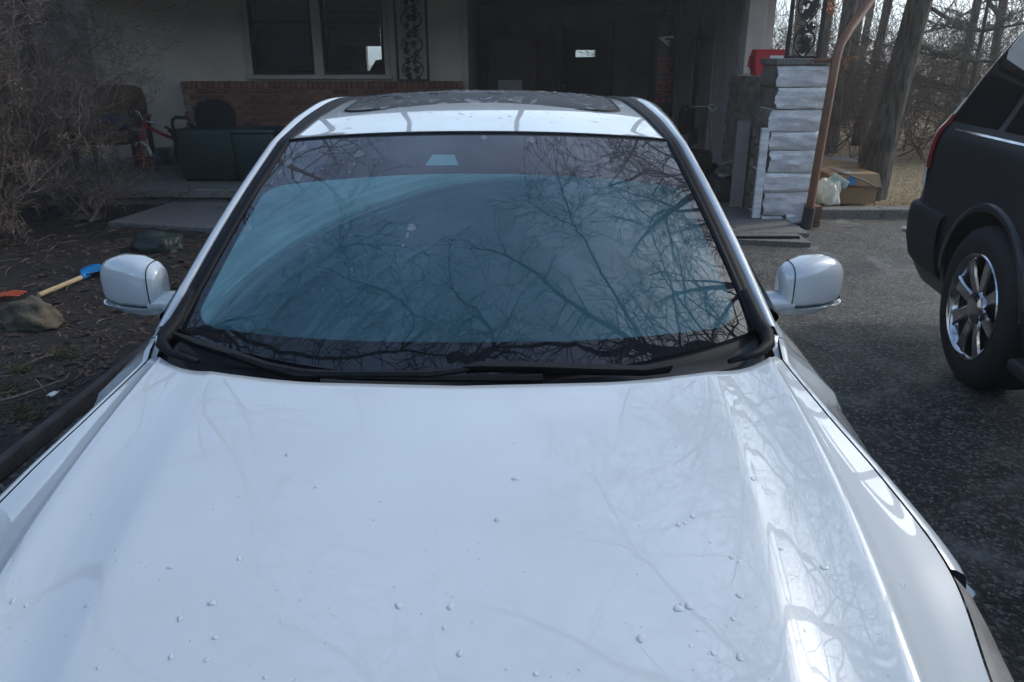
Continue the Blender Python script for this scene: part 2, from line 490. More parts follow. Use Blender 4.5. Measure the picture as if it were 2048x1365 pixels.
    bcol = N.new('ShaderNodeMix'); bcol.data_type = 'RGBA'; bcol.inputs[6].default_value = (.008,.010,.014,1); bcol.inputs[7].default_value = (.055,.055,.062,1)
    L.new(step(V, .5, .8), bcol.inputs[0]); L.new(bcol.outputs[2], border.inputs[0])
    tr = N.new('ShaderNodeBsdfTransparent'); tr.inputs[0].default_value = (.40,.50,.52,1)
    mA = N.new('ShaderNodeMixShader'); L.new(film, mA.inputs[0]); L.new(tr.outputs[0], mA.inputs[1]); L.new(dif.outputs[0], mA.inputs[2])
    # sensor window in the top band (clear trapezoid)
    tx = mt('ABSOLUTE', mt('SUBTRACT', s, -.145))
    wid = mt('MULTIPLY_ADD', mt('SUBTRACT', .90, V), .42, .035)
    trap = mt('MULTIPLY', mt('LESS_THAN', tx, wid), mt('MULTIPLY', mt('GREATER_THAN', V, .800), mt('LESS_THAN', V, .862)))
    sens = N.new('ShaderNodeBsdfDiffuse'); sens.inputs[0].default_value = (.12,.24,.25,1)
    mB = N.new('ShaderNodeMixShader'); L.new(clear, mB.inputs[0]); L.new(border.outputs[0], mB.inputs[1]); L.new(mA.outputs[0], mB.inputs[2])
    mB2 = N.new('ShaderNodeMixShader'); L.new(trap, mB2.inputs[0]); L.new(mB.outputs[0], mB2.inputs[1]); L.new(sens.outputs[0], mB2.inputs[2])
    dsh = N.new('ShaderNodeBsdfDiffuse'); dsh.inputs[0].default_value = (.3,.32,.33,1)
    mC = N.new('ShaderNodeMixShader'); L.new(dust, mC.inputs[0]); L.new(mB2.outputs[0], mC.inputs[1]); L.new(dsh.outputs[0], mC.inputs[2])
    gl = N.new('ShaderNodeBsdfGlossy'); gl.inputs['Roughness'].default_value = .012
    fr = N.new('ShaderNodeFresnel'); fr.inputs[0].default_value = 1.58
    mD = N.new('ShaderNodeMixShader'); L.new(mt('MULTIPLY', fr.outputs[0], 1.3, clamp=True), mD.inputs[0]); L.new(mC.outputs[0], mD.inputs[1]); L.new(gl.outputs[0], mD.inputs[2])
    out = N.new('ShaderNodeOutputMaterial'); L.new(mD.outputs[0], out.inputs[0])
    return m
M['windshield'] = windshield_material()
M['lens'] = bpy.data.materials.new('headlight_lens'); M['lens'].use_nodes = True
_nt = M['lens'].node_tree; _nt.nodes.clear(); _o = _nt.nodes.new('ShaderNodeOutputMaterial'); _g = _nt.nodes.new('ShaderNodeBsdfGlossy'); _g.inputs['Roughness'].default_value = .03; _t = _nt.nodes.new('ShaderNodeBsdfTransparent'); _m = _nt.nodes.new('ShaderNodeMixShader'); _m.inputs[0].default_value = .12
_nt.links.new(_t.outputs[0], _m.inputs[1]); _nt.links.new(_g.outputs[0], _m.inputs[2]); _nt.links.new(_m.outputs[0], _o.inputs[0])
windshield = mb.build('windshield', M['windshield'], car, smooth=True)

# roof edge lines: glass edge -> black moulding -> white rail -> side glass
f_rex = curve([2.58,2.95,3.4,3.9,4.05], [.615,.592,.560,.545,.545])
f_rez = curve([2.58,2.95,3.4,3.9,4.05], [1.334,1.386,1.418,1.392,1.372])
def edge_pt(u):
    """u 0..1 up the windshield edge, 1..2 back along the roof, 2..3 down the rear pillar; relative to the car's centre line"""
    if u <= 1:
        p = ws(1, u); return Vector((p.x - CX0, p.y, p.z))
    if u <= 2:
        y = 2.58 + (u-1)*(4.05-2.58); return Vector((f_rex(y), y, f_rez(y)))
    t = u-2; return Vector((.545+.06*t, 4.05+.45*t, 1.372-.33*t-.03*math.sin(math.pi*t)))
def rail(sg, u, o, dz):
    p = edge_pt(u); w = 1.0 if u < 1 else 1.0 + .9*min(1, (u-1)/.45)
    return (CX0 + sg*(p.x + o*w), p.y + (0.0 if u > 1 else o*.25*(1-u)), p.z + dz)
us = [-.02 + i/90*3.0 for i in range(91)]
for sg in (-1, 1):
    us2 = [max(u, 0) for u in us]
    # raised rubber edge of the screen and roof ditch
    rows = [[rail(sg, u, -.004, .0), rail(sg, u, -.002, .007), rail(sg, u, .006, .009), rail(sg, u, .009, .005), rail(sg, u, .013, .007), rail(sg, u, .030, .006), rail(sg, u, .034, -.004)] for u in us2[:70]]
    MB().quadgrid(rows).build('roof_moulding', M['trim'], car, smooth=True)
    rows = [[rail(sg, u, .034, -.006), rail(sg, u, .038, .006), rail(sg, u, .048, .007), rail(sg, u, .062, -.002), rail(sg, u, .070, -.022)] for u in us2]
    MB().quadgrid(rows).build('roof_rail', M['paint'], car, smooth=True)
    rows = []
    for i in range(41):
        u = .12 + i/40*2.86
        a = Vector(rail(sg, u, .068, -.024)); yb = a.y
        xb, zb = shoulder(max(1.8, yb)); b = Vector((CX0+sg*(xb+.004), yb, zb-.002))
        if a.z < b.z: a.z = b.z+.002
        rows.append([a.lerp(b, k/6) + Vector((sg*.025*math.sin(math.pi*k/6), 0, 0)) for k in range(7)])
    MB().quadgrid(rows).build('side_window', M['dark_glass'], car, smooth=True)
    # foot of the pillar between fender, screen and door
    rows = []
    for i in range(9):
        u = i/8*.14
        a = Vector(rail(sg, u, .066, -.02)); y = a.y
        xb, zb = shoulder(max(1.70, y)); b = Vector((CX0+sg*(xb+.006), y, min(zb, a.z)-.001))
        rows.append([a.lerp(b, k/3) for k in range(4)])
    MB().quadgrid(rows).build('pillar_foot', M['paint'], car, smooth=True)
    fr0 = [(CX0+sg*(f_xs(y)+.004), y, hood_h(1.0, y)-.004) for y in (1.64,1.66,1.68,1.70)]
    c0 = Vector(rail(sg, 0, .036, -.004))
    pts = [Vector(rail(sg, 0, .066, -.02)), Vector((CX0+sg*.752, 1.74, .944)), Vector((CX0+sg*.748, 1.70, hood_h(1.0,1.70)-.002)), Vector((CX0+sg*.735, 1.69, hood_h(1.0,1.69)-.006)), Vector(rail(sg, 0, .034, -.008))]
    MB().poly(pts).build('pillar_corner', M['paint'], car)

# roof skin
f_rz = curve([2.40,2.43,2.7,2.95,3.2,3.5,3.8,4.05], [1.370,1.373,1.404,1.424,1.440,1.449,1.441,1.418])
def roof_z(xr, y):
    w = f_rex(max(y, 2.58)); s_ = min(abs(xr)/w, 1); ze = f_rez(max(y, 2.58)); zc = f_rz(y)
    return zc - (zc-ze)*s_**2.4
def roof_pt(s_, t):
    y0 = 2.44+.15*abs(s_)**2.2; y1 = 4.08-.03*s_*s_
    y = y0 + (y1-y0)*t
    return Vector((CX0 + s_*(f_rex(max(y, 2.58))-.003), y, roof_z(s_*f_rex(max(y,2.58)), y)))
mbr = MB(); rows = [[roof_pt(-1+2*i/48, j/40) for i in range(49)] for j in range(41)]
# pull the leading edge onto the top of the screen
for j in range(0, 6):
    for i in range(49):
        s_ = -1+2*i/48; tgt = ws(s_, 1) + Vector((0,.010,.004)); w = (1-j/6)**2
        d = tgt.z - rows[0][i].z if j == 0 else d0[i]
        if j == 0:
            if i == 0: d0 = [0]*49
            d0[i] = tgt.z - rows[0][i].z
        rows[j][i] = rows[j][i] + Vector((0,0,d0[i]*w))
lip = [p + Vector((0,-.003,-.010)) for p in rows[0]]
mbr.quadgrid([lip] + rows)
roof = mbr.build('roof', M['paint'], car, smooth=True, sharp=50)
MB().quadgrid([[ws(-1+2*i/40, 1.0)+Vector((0,-.006,.004)) for i in range(41)], [ws(-1+2*i/40, 1.0)+Vector((0,.006,.006)) for i in range(41)], [ws(-1+2*i/40, 1.0)+Vector((0,.014,-.004)) for i in range(41)]]).build('header_seal', M['trim'], car, smooth=True)

# sunroof glass panel set into the roof, with its rubber surround
def rrect(hx, hy, r, n=10):
    out = []
    for (cx, cy, a0) in ((hx-r, hy-r, 0), (-hx+r, hy-r, 90), (-hx+r, -hy+r, 180), (hx-r, -hy+r, 270)):
        for k in range(n+1):
            a = R(a0+90*k/n); out.append((cx+r*math.cos(a), cy+r*math.sin(a)))
    return out
SRY = 3.185
def roof_ring(hx, hy, r, dz): return [Vector((CX0+x, SRY+y-.0*x, roof_z(x, SRY+y)+dz)) for x, y in rrect(hx, hy, r)]
rings = [roof_ring(.505*k, .275*k, .10*k, .0035 if k > .97 else .006) for k in (1.0,.985,.9,.75,.55,.35,.15,.02)]
def sunroof_material():
    m = material('sunroof_glass', (.012,.012,.014), rough=.12, spec=.22)
    nt = m.node_tree; b = nt.nodes['Principled BSDF']
    tc = nt.nodes.new('ShaderNodeTexCoord')
    n1 = nt.nodes.new('ShaderNodeTexNoise'); n1.inputs['Scale'].default_value = 150; n1.inputs['Detail'].default_value = 3
    n2 = nt.nodes.new('ShaderNodeTexNoise'); n2.inputs['Scale'].default_value = 11; n2.inputs['Detail'].default_value = 5; n2.inputs['Distortion'].default_value = 1.4
    mp = nt.nodes.new('ShaderNodeMapping'); mp.inputs['Scale'].default_value = (1.0, .45, 1)
    nt.links.new(tc.outputs['Object'], n1.inputs['Vector']); nt.links.new(tc.outputs['Object'], mp.inputs['Vector']); nt.links.new(mp.outputs[0], n2.inputs['Vector'])
    r = nt.nodes.new('ShaderNodeValToRGB'); r.color_ramp.elements[0].position = .53; r.color_ramp.elements[1].position = .58
    nt.links.new(n2.outputs['Fac'], r.inputs['Fac'])                 # wet runs cut through the dew
    mr = nt.nodes.new('ShaderNodeMapRange'); mr.inputs['To Min'].default_value = .55; mr.inputs['To Max'].default_value = .03
    nt.links.new(r.outputs['Color'], mr.inputs['Value']); nt.links.new(mr.outputs[0], b.inputs['Roughness'])
    mx = nt.nodes.new('ShaderNodeMix'); mx.data_type = 'RGBA'; mx.inputs[6].default_value = (.035,.035,.038,1); mx.inputs[7].default_value = (.006,.006,.007,1)
    nt.links.new(r.outputs['Color'], mx.inputs[0]); nt.links.new(mx.outputs[2], b.inputs['Base Color'])
    bp = nt.nodes.new('ShaderNodeBump'); bp.inputs['Strength'].default_value = .5; bp.inputs['Distance'].default_value = .002
    nt.links.new(n1.outputs['Fac'], bp.inputs['Height']); nt.links.new(bp.outputs[0], b.inputs['Normal'])
    return m
M['sunroof'] = sunroof_material()
sunroof = MB().quadgrid(rings, close_u=True).build('sunroof_glass', M['sunroof'], car, smooth=True)
MB().quadgrid([roof_ring(.517, .287, .105, .0), roof_ring(.514, .284, .103, .006), roof_ring(.506, .276, .10, .0055), roof_ring(.503, .273, .10, .001)], close_u=True).build('seal', M['trim'], sunroof, smooth=True)

# cowl, seals and wipers
n = 60
def cowl_row(o, dz, t):
    out = []
    for i in range(n+1):
        s_ = -1+2*i/n
        a = hood_pt(s_*.985, 0) + Vector((0,.012,-.028)); b = ws(s_, .035) + Vector((0,-.002,-.006))
        p = a.lerp(b, t); p.z += dz; out.append(p)
    return out
cowl = MB().quadgrid([cowl_row(0,-.05,0), cowl_row(0,0,.05), cowl_row(0,.002,.45), cowl_row(0,-.012,.55), cowl_row(0,-.008,.85), cowl_row(0,.004,1.0)]).build('cowl_panel', M['cowl'], car, smooth=True)
for sg in (-1, 1):
    path = [Vector(rail(sg, u, .014, .006)) for u in (.14,.09,.05,.015)] + [Vector((CX0+sg*.722, 1.735, .968)), Vector((CX0+sg*.715, 1.695, .958)), Vector((CX0+sg*.68, 1.655, .952)), Vector((CX0+sg*.60, 1.61, .949))]
    MB().tube(path, [.012,.014,.016,.018,.018,.015,.010,.006], 8).build('cowl_seal', M['trim'], cowl, smooth=True)
def on_screen(px, py, lift):
    p = at_height(px, py, .97)
    for _ in range(12):
        # nearest height of the screen / cowl there
        x = p.x - CX0; s_ = max(-1, min(1, x/.70)); yb = 1.525+.235*abs(s_)**2.2
        z = .948+.022*s_*s_ + max(0, (p.y-yb))*.46 + (min(0, p.y-yb))*.1
        p = at_height(px, py, z+lift)
    x = abs(p.x - CX0); ymin = f_yr(min(x, .74)) + .035
    if p.y < ymin: p = Vector((p.x*ymin/p.y, ymin, min(p.z, f_zc(min(ymin,1.7)) - .012 + lift)))
    return p
def wiper(arm_px, blade_px, lift):
    w = None
    arm = [on_screen(x, y, lift+.012) for x, y in arm_px]
    mbw = MB(); 
    mbw.tube(arm, [.010]+[.0085]*(len(arm)-2)+[.006], 6)
    wp = mbw.build('wiper', M['trim'], car, smooth=True, sharp=40)
    bl = [on_screen(x, y, lift) for x, y in blade_px]
    rows = []
    for i, p in enumerate(bl):
        d = (bl[min(i+1,len(bl)-1)] - bl[max(i-1,0)]).normalized(); sd = d.cross(Vector((0,-.4,.9))).normalized(); up = sd.cross(d).normalized()*(1 if sd.cross(d).z > 0 else -1)
        w_ = .013 if 0 < i < len(bl)-1 else .006
        rows.append([p - sd*w_*.3 - up*.012, p - sd*w_ + up*.002, p - sd*w_*.5 + up*.012, p + sd*w_*.9 + up*.016, p + sd*w_ + up*.002, p + sd*w_*.3 - up*.012])
    MB().quadgrid(rows, close_u=True).build('wiper_blade', M['trim'], wp, smooth=True, sharp=45)
    return wp
wiper([(1085,788),(985,776),(820,775),(690,772),(600,757),(530,732),(465,709)], [(352,673),(400,690),(470,712),(540,738),(600,762),(640,776)], .004)
wiper([(640,786),(690,775),(780,762),(860,750),(938,739)], [(930,740),(960,735),(1060,736),(1200,741),(1290,746),(1340,751)], .010)

# door mirrors
for sg in (-1, 1):
    def mirror_ring(u, grow=0.0, lo=None, hi=None):
        x = .835 + u*.192
        hh = float(np.interp(u, [0,.08,.3,.6,.85,.95,1.0], [.050,.063,.073,.074,.062,.046,.020])) + grow
        dp = float(np.interp(u, [0,.08,.3,.6,.85,.95,1.0], [.040,.060,.072,.066,.050,.034,.012])) + grow
        zc_ = float(np.interp(u, [0,.3,.7,1.0], [1.004,1.012,1.014,1.008]))
        out = []
        for k in range(28):
            a = 2*math.pi*k/28; ca, sa = math.cos(a), math.sin(a)
            e = .62
            yy = math.copysign(abs(ca)**e, ca)*dp; zz = math.copysign(abs(sa)**e, sa)*hh
            if yy > 0: yy *= .55
            z_ = zc_+zz
            if lo is not None: z_ = min(max(z_, lo), hi)
            out.append((CX0+sg*x, 2.02+yy+.045*u, z_))
        return out
    US = [0,.03,.08,.18,.3,.45,.6,.75,.85,.92,.97,1.0]
    mm = MB().quadgrid([mirror_ring(u, 0, .962, 1.2) for u in US], close_u=True)
    mm.poly(mirror_ring(0, 0, .962, 1.2)); mm.poly(mirror_ring(1, 0, .962, 1.2))
    mir = mm.build('door_mirror', M['paint'], car, smooth=True, sharp=60, weld=True)
    def skirt(u):
        pts_ = mirror_ring(u, .005, .80, .956); lo_z = .918 + .032*u**1.3
        return [(x_, y_, max(z_ - (.956-z_)*.5, lo_z) if z_ < .955 else z_) for x_, y_, z_ in pts_]
    lo_ = MB().quadgrid([skirt(u) for u in US], close_u=True)
    lo_.poly(skirt(0)); lo_.poly(skirt(1))
    lo_.build('mirror_base', M['paint'], mir, smooth=True, sharp=60, weld=True)
    MB().quadgrid([mirror_ring(u, -.004, .952, .967) for u in US], close_u=True).build('gap', M['trim'], mir, smooth=True, sharp=60)
    MB().quadgrid([[(CX0+sg*(.86+.12*i/8), 2.052+.045*i/8, .975+.07*j/4) for i in range(9)] for j in range(5)]).build('mirror_glass', M['mirror'], mir)
    MB().tube([Vector(p_) + (Vector(p_)-Vector((p_[0],2.02,1.01))).normalized()*.0008 for p_ in mirror_ring(.13, 0, .962, 1.2)] + [mirror_ring(.13, 0, .962, 1.2)[0]], .0016, 4, cap=False).build('seam', M['trim'], mir)
    ar = [(CX0+sg*.775, 2.0, .965), (CX0+sg*.80, 2.0, .966), (CX0+sg*.83, 2.005, .968), (CX0+sg*.87, 2.015, .966)]
    rows = []
    for (x, y, z), (a, b) in zip(ar, ((.055,.035),(.05,.03),(.045,.026),(.05,.024))):
        rows.append([(x, y+a*math.cos(2*math.pi*k/16), z+b*math.sin(2*math.pi*k/16)) for k in range(16)])
    MB().quadgrid(rows, close_u=True).build('mirror_arm', M['paint'], mir, smooth=True)

# front end (outside the frame): headlights, grille, bumper
bump_plan = [(.883,1.05),(.856,.85),(.80,.60),(.76,.38),(.55,.22),(.28,.14),(0,.12)]
def plan(u): 
    p = spline(bump_plan, 61)[int(round(u*60))]; return float(p[0]), float(p[1])
hood_edge = [(f_xs(y), y, hood_h(1.0, y)) for y in np.linspace(1.05, .56, 20)] + [hood_pt(q, 1.0) - Vector((CX0,0,0)) for q in np.linspace(1.0, 0, 25)]
for sg in (-1, 1):
    rows = []
    for i in range(22):
        e = Vector(hood_edge[i]) + Vector((.006,-.004,-.006)); px_, py_ = plan(i/44)
        zb = .70 - .02*i/22; p = Vector((px_, py_, zb))
        rows.append([Vector((CX0+sg*q.x, q.y, q.z)) for q in [e.lerp(p, k/8) + Vector((.016,-.012,.0))*math.sin(math.pi*k/8) for k in range(9)]])
    hl = MB().quadgrid(rows).build('headlight', M['lamp_in'], car, smooth=True)
    MB().quadgrid([[p + Vector((sg*.006,-.004,.005)) for p in r] for r in rows]).build('lens', M['lens'], hl, smooth=True)
full = [(CX0 - plan(u/60)[0], plan(u/60)[1]) for u in range(61)] + [(CX0 + plan(1-u/60)[0], plan(1-u/60)[1]) for u in range(1, 61)]
MB().quadgrid([[(x, y, .655) for x, y in full], [(x, y-.01 if y < 1 else y, .60) for x, y in full], [(x, y, .45) for x, y in full], [(x, y, .30) for x, y in full], [(CX0+(x-CX0)*.95, y+.05, .20) for x, y in full]]).build('front_bumper', M['paint'], car, smooth=True)
rows = []
for i in range(22, 45):
    e = Vector(hood_edge[i]) + Vector((0,-.006,-.008)); px_, py_ = plan(i/44); p = Vector((px_, py_+.01, .66))
    rows.append([e.lerp(p, k/4) for k in range(5)])
rows = [[Vector((CX0-q.x, q.y, q.z)) for q in r] for r in rows] + [[Vector((CX0+q.x, q.y, q.z)) for q in r] for r in reversed(rows)]
MB().quadgrid(rows).build('grille', M['gloss_black'], car)

# rear: back window, trunk, bumper, lamps
def rg(s_, t):
    a = Vector((CX0+s_*.545, 4.07-.03*s_*s_, roof_z(s_*.54, 4.05)-.004)); b = Vector((CX0+s_*.62, 4.55-.08*s_*s_, 1.06-.03*s_*s_))
    return a.lerp(b, t) + Vector((0,.01,.03))*math.sin(math.pi*t)
MB().quadgrid([[rg(-1+i/10, j/10) for i in range(21)] for j in range(11)]).build('rear_window', M['dark_glass'], car, smooth=True)
f_tz = curve([0,.1,.5,.8,.9,1.0], [1.055,1.06,1.05,1.03,.99,.72])
MB().quadgrid([[Vector((CX0+s_*(.80-.06*t), 4.53-.08*s_*s_+(4.92-4.53)*min(t,.9)/.9 + .02*max(0,t-.9)*10, f_tz(t)-.05*abs(s_)**3)) for s_ in np.linspace(-1,1,21)] for t in np.linspace(0,1,21)]).build('trunk_lid', M['paint'], car, smooth=True)
rb = [(x, 4.93+.06*(1-(x/.82)**2)**.5 if abs(x) < .82 else 4.93) for x in np.linspace(-.82,.82,25)]
MB().quadgrid([[(CX0+x, y-.02, .72) for x,y in rb],[(CX0+x, y+.02, .68) for x,y in rb],[(CX0+x,y+.02,.40) for x,y in rb],[(CX0+x*.96,y-.03,.26) for x,y in rb]]).build('rear_bumper', M['paint'], car, smooth=True)
for sg in (-1,1):
    MB().quadgrid([[(CX0+sg*x, 4.95-.9*max(0,x-.72)**1.0*.6, z) for x in np.linspace(.52,.86,9)] for z in (.76,.84,.93)]).build('tail_light', M['red_lens'], car, smooth=True)
# inside and underneath
MB().box((CX0-.80,.35,.20),(CX0+.80,4.85,.26)).box((CX0-.72,.3,.26),(CX0+.72,1.42,.60)).build('underbody', M['suv_plastic'], car)
rows = [[(CX0+x, y, z-.02*(x/.7)**2) for x in np.linspace(-.70,.70,15)] for y, z in ((1.60,.925),(1.75,.965),(1.95,.99),(2.1,.985),(2.2,.93),(2.24,.75),(2.2,.5))]
dash = MB().quadgrid(rows).build('dashboard', M['interior'], car, smooth=True)
sw = MB().tube([(CX0+.37+.185*math.cos(a), 2.34+.07*math.sin(a), .86+.17*math.sin(a)) for a in np.linspace(0, 2*math.pi, 33)], .016, 8, cap=False)
sw.ball((CX0+.37,2.36,.86),(.07,.03,.06)); sw.tube([(CX0+.2,2.34,.86),(CX0+.54,2.34,.86)], .014, 6)
sw.build('steering_wheel', M['interior'], car, smooth=True)
for sx in (-.37,.37):
    st = MB()
    st.quadgrid([[(CX0+sx+w*math.cos(a), y+.10*math.sin(a), z) for a in np.linspace(0,2*math.pi,17)[:-1]] for z,y,w in ((.45,2.95,.24),(.7,3.02,.27),(.95,3.1,.25),(1.08,3.15,.18),(1.10,3.15,.05))], close_u=True)
    st.box((CX0+sx-.25,2.45,.36),(CX0+sx+.25,3.0,.52))
    seat = st.build('seat', M['interior'], car, smooth=True, sharp=50)
    MB().ball((CX0+sx,3.17,1.19),(.13,.06,.085),14,8).build('headrest', M['interior'], seat, smooth=True)
MB().box((CX0-.66,3.75,.4),(CX0+.66,4.0,1.02)).build('rear_seat', M['interior'], car, bevel=.05)
rm = MB().quadgrid([[(CX0-.02+.12*math.cos(a)*k, 2.34+.03*(1-k), 1.262+.035*math.sin(a)*k) for a in np.linspace(0,2*math.pi,25)[:-1]] for k in (.1,.8,1.0)], close_u=True)
rm.tube([(CX0-.02,2.35,1.27),(CX0-.02,2.37,1.33)], .012, 6)
rm.build('rear_view_mirror', M['interior'], car, smooth=True)

def wheel(parent, c, sg, rad, wid, rim_r, spokes, off=None, local=False):
    """tyre + alloy rim; the outer face looks along sg*x"""
    m = Matrix.Translation(Vector(c)) @ (Matrix.Scale(-1, 4, (1,0,0)) if sg < 0 else Matrix.Identity(4))
    h = wid/2
    prof = [(rim_r-.012,h-.03),(rim_r+.004,h-.006),(rim_r+.03,h+.004),((rim_r+rad)/2+.01,h+.008),(rad-.03,h-.004),(rad-.008,h-.022),(rad,h-.045),(rad,-h+.045),(rad-.02,-h+.01),(rim_r,-h),(rim_r-.03,-h+.02)]
    t = MB().lathe(prof, 56, m).build('wheel', M['rubber'], parent, smooth=True, sharp=40)
    # tread lugs on the shoulder
    tr = MB()
    for k in range(56):
        a = 2*math.pi*k/56
        rot = Matrix.Rotation(a, 4, 'X')
        tr.box((-h+.06,-.010,rad-.006),(h-.06,.010,rad+.003), m @ rot)
    tag(tr.build('tread', M['rubber'], t), kind='stuff')
    rim = MB().lathe([(rim_r-.012,h-.028),(rim_r+.006,h-.002),(rim_r+.002,h+.004),(rim_r-.010,h-.002),(rim_r-.022,h-.02),(rim_r-.03,h-.06),(rim_r-.04,-h+.03),(rim_r-.06,-h+.01)], 56, m)
    for k in range(spokes):
        rot = Matrix.Rotation(2*math.pi*k/spokes+.25, 4, 'X')
        rr = [.055,.09,rim_r*.6,rim_r-.03,rim_r-.012]
        ww = [.034,.034,.034,.042,.058]; zz = [h-.035,h-.022,h-.014,h-.012,h-.012]
        rows = []
        for r_, w_, z_ in zip(rr, ww, zz):
            rows.append([m @ rot @ Vector(p) for p in ((z_-.035,-w_,r_),(z_-.008,-w_,r_),(z_,-w_*.72,r_),(z_-.004,0,r_),(z_,w_*.72,r_),(z_-.008,w_,r_),(z_-.035,w_,r_))])
        rim.quadgrid(rows)
    rim.lathe([(.001,h-.002),(.045,h-.003),(.062,h-.008),(.078,h-.016),(.084,h-.04)], 32, m)
    rim.build('rim', M['chrome'], t, smooth=True, sharp=35)
    nut = MB()
    for k in range(6):
        a = 2*math.pi*k/6
        nut.lathe([(.001,h-.006),(.007,h-.006),(.009,h-.014)], 8, m @ Matrix.Translation((0,.046*math.cos(a),.046*math.sin(a))))
    tag(nut.build('wheel_nut', M['silver'], t), kind='stuff')
    MB().lathe([(rim_r-.05,-h+.03),(.02,-h+.04)], 32, m).build('brake_disc', M['suv_plastic'], t)
    return t
for y in (WF, WR_):
    for sg in (-1, 1): wheel(car, (CX0+sg*.80, y, .33), sg, .33, .22, .225, 7)

# water standing on the paint
rng = random.Random(4)
def on_hood(px, py):
    p = at_height(px, py, .88)
    for _ in range(10): p = at_height(px, py, hood_z(p.x-CX0, p.y))
    return p
drops = [(1031,958,9,5),(1507,958,7,5),(1386,1034,7,4),(1357,1050,6,4),(1370,1047,4,3),(1464,1115,6,4),(1477,1125,4,2),(1563,1098,6,4),(1648,1136,9,5),(1480,1192,8,5),(1357,1218,10,7),(1379,1213,11,6),(1466,1238,5,4),(1427,1307,7,4),(1480,1315,9,6),(1805,1170,6,5),(798,1212,10,6),(901,1215,9,5),(889,1256,5,4),(920,1308,8,5),(1072,1348,7,4),(1160,1339,4,3),(1282,1277,10,7),(478,1118,5,4),(341,1136,8,3),(360,1238,6,5),(424,1207,8,5),(430,1276,6,4),(342,1315,6,4),(413,1321,5,4),(174,1212,5,4),(197,1336,4,3),(26,1202,5,5),(52,1213,4,3),(575,910,7,4),(996,1040,9,5),(1610,1262,3,3),(530,1355,5,3),(1381,1292,3,3),(632,975,5,3)]
wd = MB()
def drop(p, nrm, rx, ry):
    t1 = Vector((1,0,0)); t1 = (t1 - nrm*t1.dot(nrm)).normalized(); t2 = nrm.cross(t1)
    h = min(rx, ry)*.24
    rows = []
    ph0 = rng.uniform(0,6.28); jit = [1 + .16*math.sin(2*a_+ph0) + .09*math.sin(3*a_+2*ph0) + rng.uniform(-.05,.05) for a_ in np.linspace(0,2*math.pi,13)[:-1]]
    for k in range(5):
        ph = k/4*math.pi/2
        rows.append([p + t1*(rx*math.cos(ph)*math.cos(a)*j_) + t2*(ry*math.cos(ph)*math.sin(a)*j_) + nrm*(h*math.sin(ph)) for a, j_ in zip(np.linspace(0,2*math.pi,13)[:-1], jit)])
    wd.quadgrid(rows, close_u=True)
def hood_n(x, y):
    e = .004
    return Vector((-(hood_z(x+e,y)-hood_z(x-e,y))/(2*e), -(hood_z(x,y+e)-hood_z(x,y-e))/(2*e), 1)).normalized()
for px_, py_, a, b in drops:
    p = on_hood(px_, py_); d = (p - Vector((0,0,EYE))).length/FPX
    drop(p + Vector((0,0,.0006)), hood_n(p.x-CX0, p.y), a*d*.8, b*d*1.25)
for _ in range(110):
    p = on_hood(rng.uniform(0,1900), 800+565*rng.random()**.6); 
    if abs(p.x-CX0) > f_xs(p.y)-.03 or p.y > 1.44: continue
    r_ = rng.choice((.0007,.0009,.0012,.0016))
    drop(p + Vector((0,0,.0004)), hood_n(p.x-CX0, p.y), r_*rng.uniform(.9,1.5), r_*rng.uniform(.9,1.4))
tag(wd.build('water_drops', M['water'], hood, smooth=True), kind='stuff')
wd = MB()
for _ in range(170):
    y = rng.uniform(2.5,3.6); x = rng.uniform(-.55,.55); r_ = rng.choice((.002,.0025,.003,.004,.005))
    if abs(x) > f_rex(max(y,2.58))-.03: continue
    e = .01
    nn = Vector((-(roof_z(x+e,y)-roof_z(x-e,y))/(2*e), -(roof_z(x,y+e)-roof_z(x,y-e))/(2*e), 1)).normalized()
    ins = abs(x) < .49 and abs(y-SRY) < .25
    if not ins and y < 2.6: continue
    drop(Vector((CX0+x, y, roof_z(x,y)+(.0065 if ins else .0005))), nn, r_*rng.uniform(.8,2.2), r_)
tag(wd.build('water_drops', M['water'], roof, smooth=True), kind='stuff')
wd = MB()
for _ in range(150):
    s_ = rng.uniform(-.93,.93); t = rng.uniform(.12,.97)
    if rng.random() < .5: s_ = rng.uniform(-.93,-.4)
    p = ws(s_, t); nn = ((ws(s_+.01,t)-ws(s_-.01,t)).cross(ws(s_,t+.01)-ws(s_,t-.01))).normalized()
    if nn.z < 0: nn = -nn
    r_ = rng.choice((.001,.0014,.002,.003))
    drop(p + nn*.0005, nn, r_, r_*1.3)
tag(wd.build('water_drops', M['water_clear'], windshield, smooth=True), kind='stuff')

# dried drips and smears on the glass
def smear_material():
    m = bpy.data.materials.new('dried_drip'); m.use_nodes = True; nt = m.node_tree; nt.nodes.clear()
    o = nt.nodes.new('ShaderNodeOutputMaterial'); d = nt.nodes.new('ShaderNodeBsdfDiffuse'); d.inputs[0].default_value = (.55,.6,.64,1); t = nt.nodes.new('ShaderNodeBsdfTransparent'); x = nt.nodes.new('ShaderNodeMixShader')
    tc = nt.nodes.new('ShaderNodeTexCoord'); n = nt.nodes.new('ShaderNodeTexNoise'); n.inputs['Scale'].default_value = 60; mr = nt.nodes.new('ShaderNodeMapRange'); mr.inputs[3].default_value = .06; mr.inputs[4].default_value = .42
    nt.links.new(tc.outputs['Object'], n.inputs['Vector']); nt.links.new(n.outputs['Fac'], mr.inputs[0]); nt.links.new(mr.outputs[0], x.inputs[0]); nt.links.new(t.outputs[0], x.inputs[1]); nt.links.new(d.outputs[0], x.inputs[2]); nt.links.new(x.outputs[0], o.inputs[0]); return m
M['smear'] = smear_material()
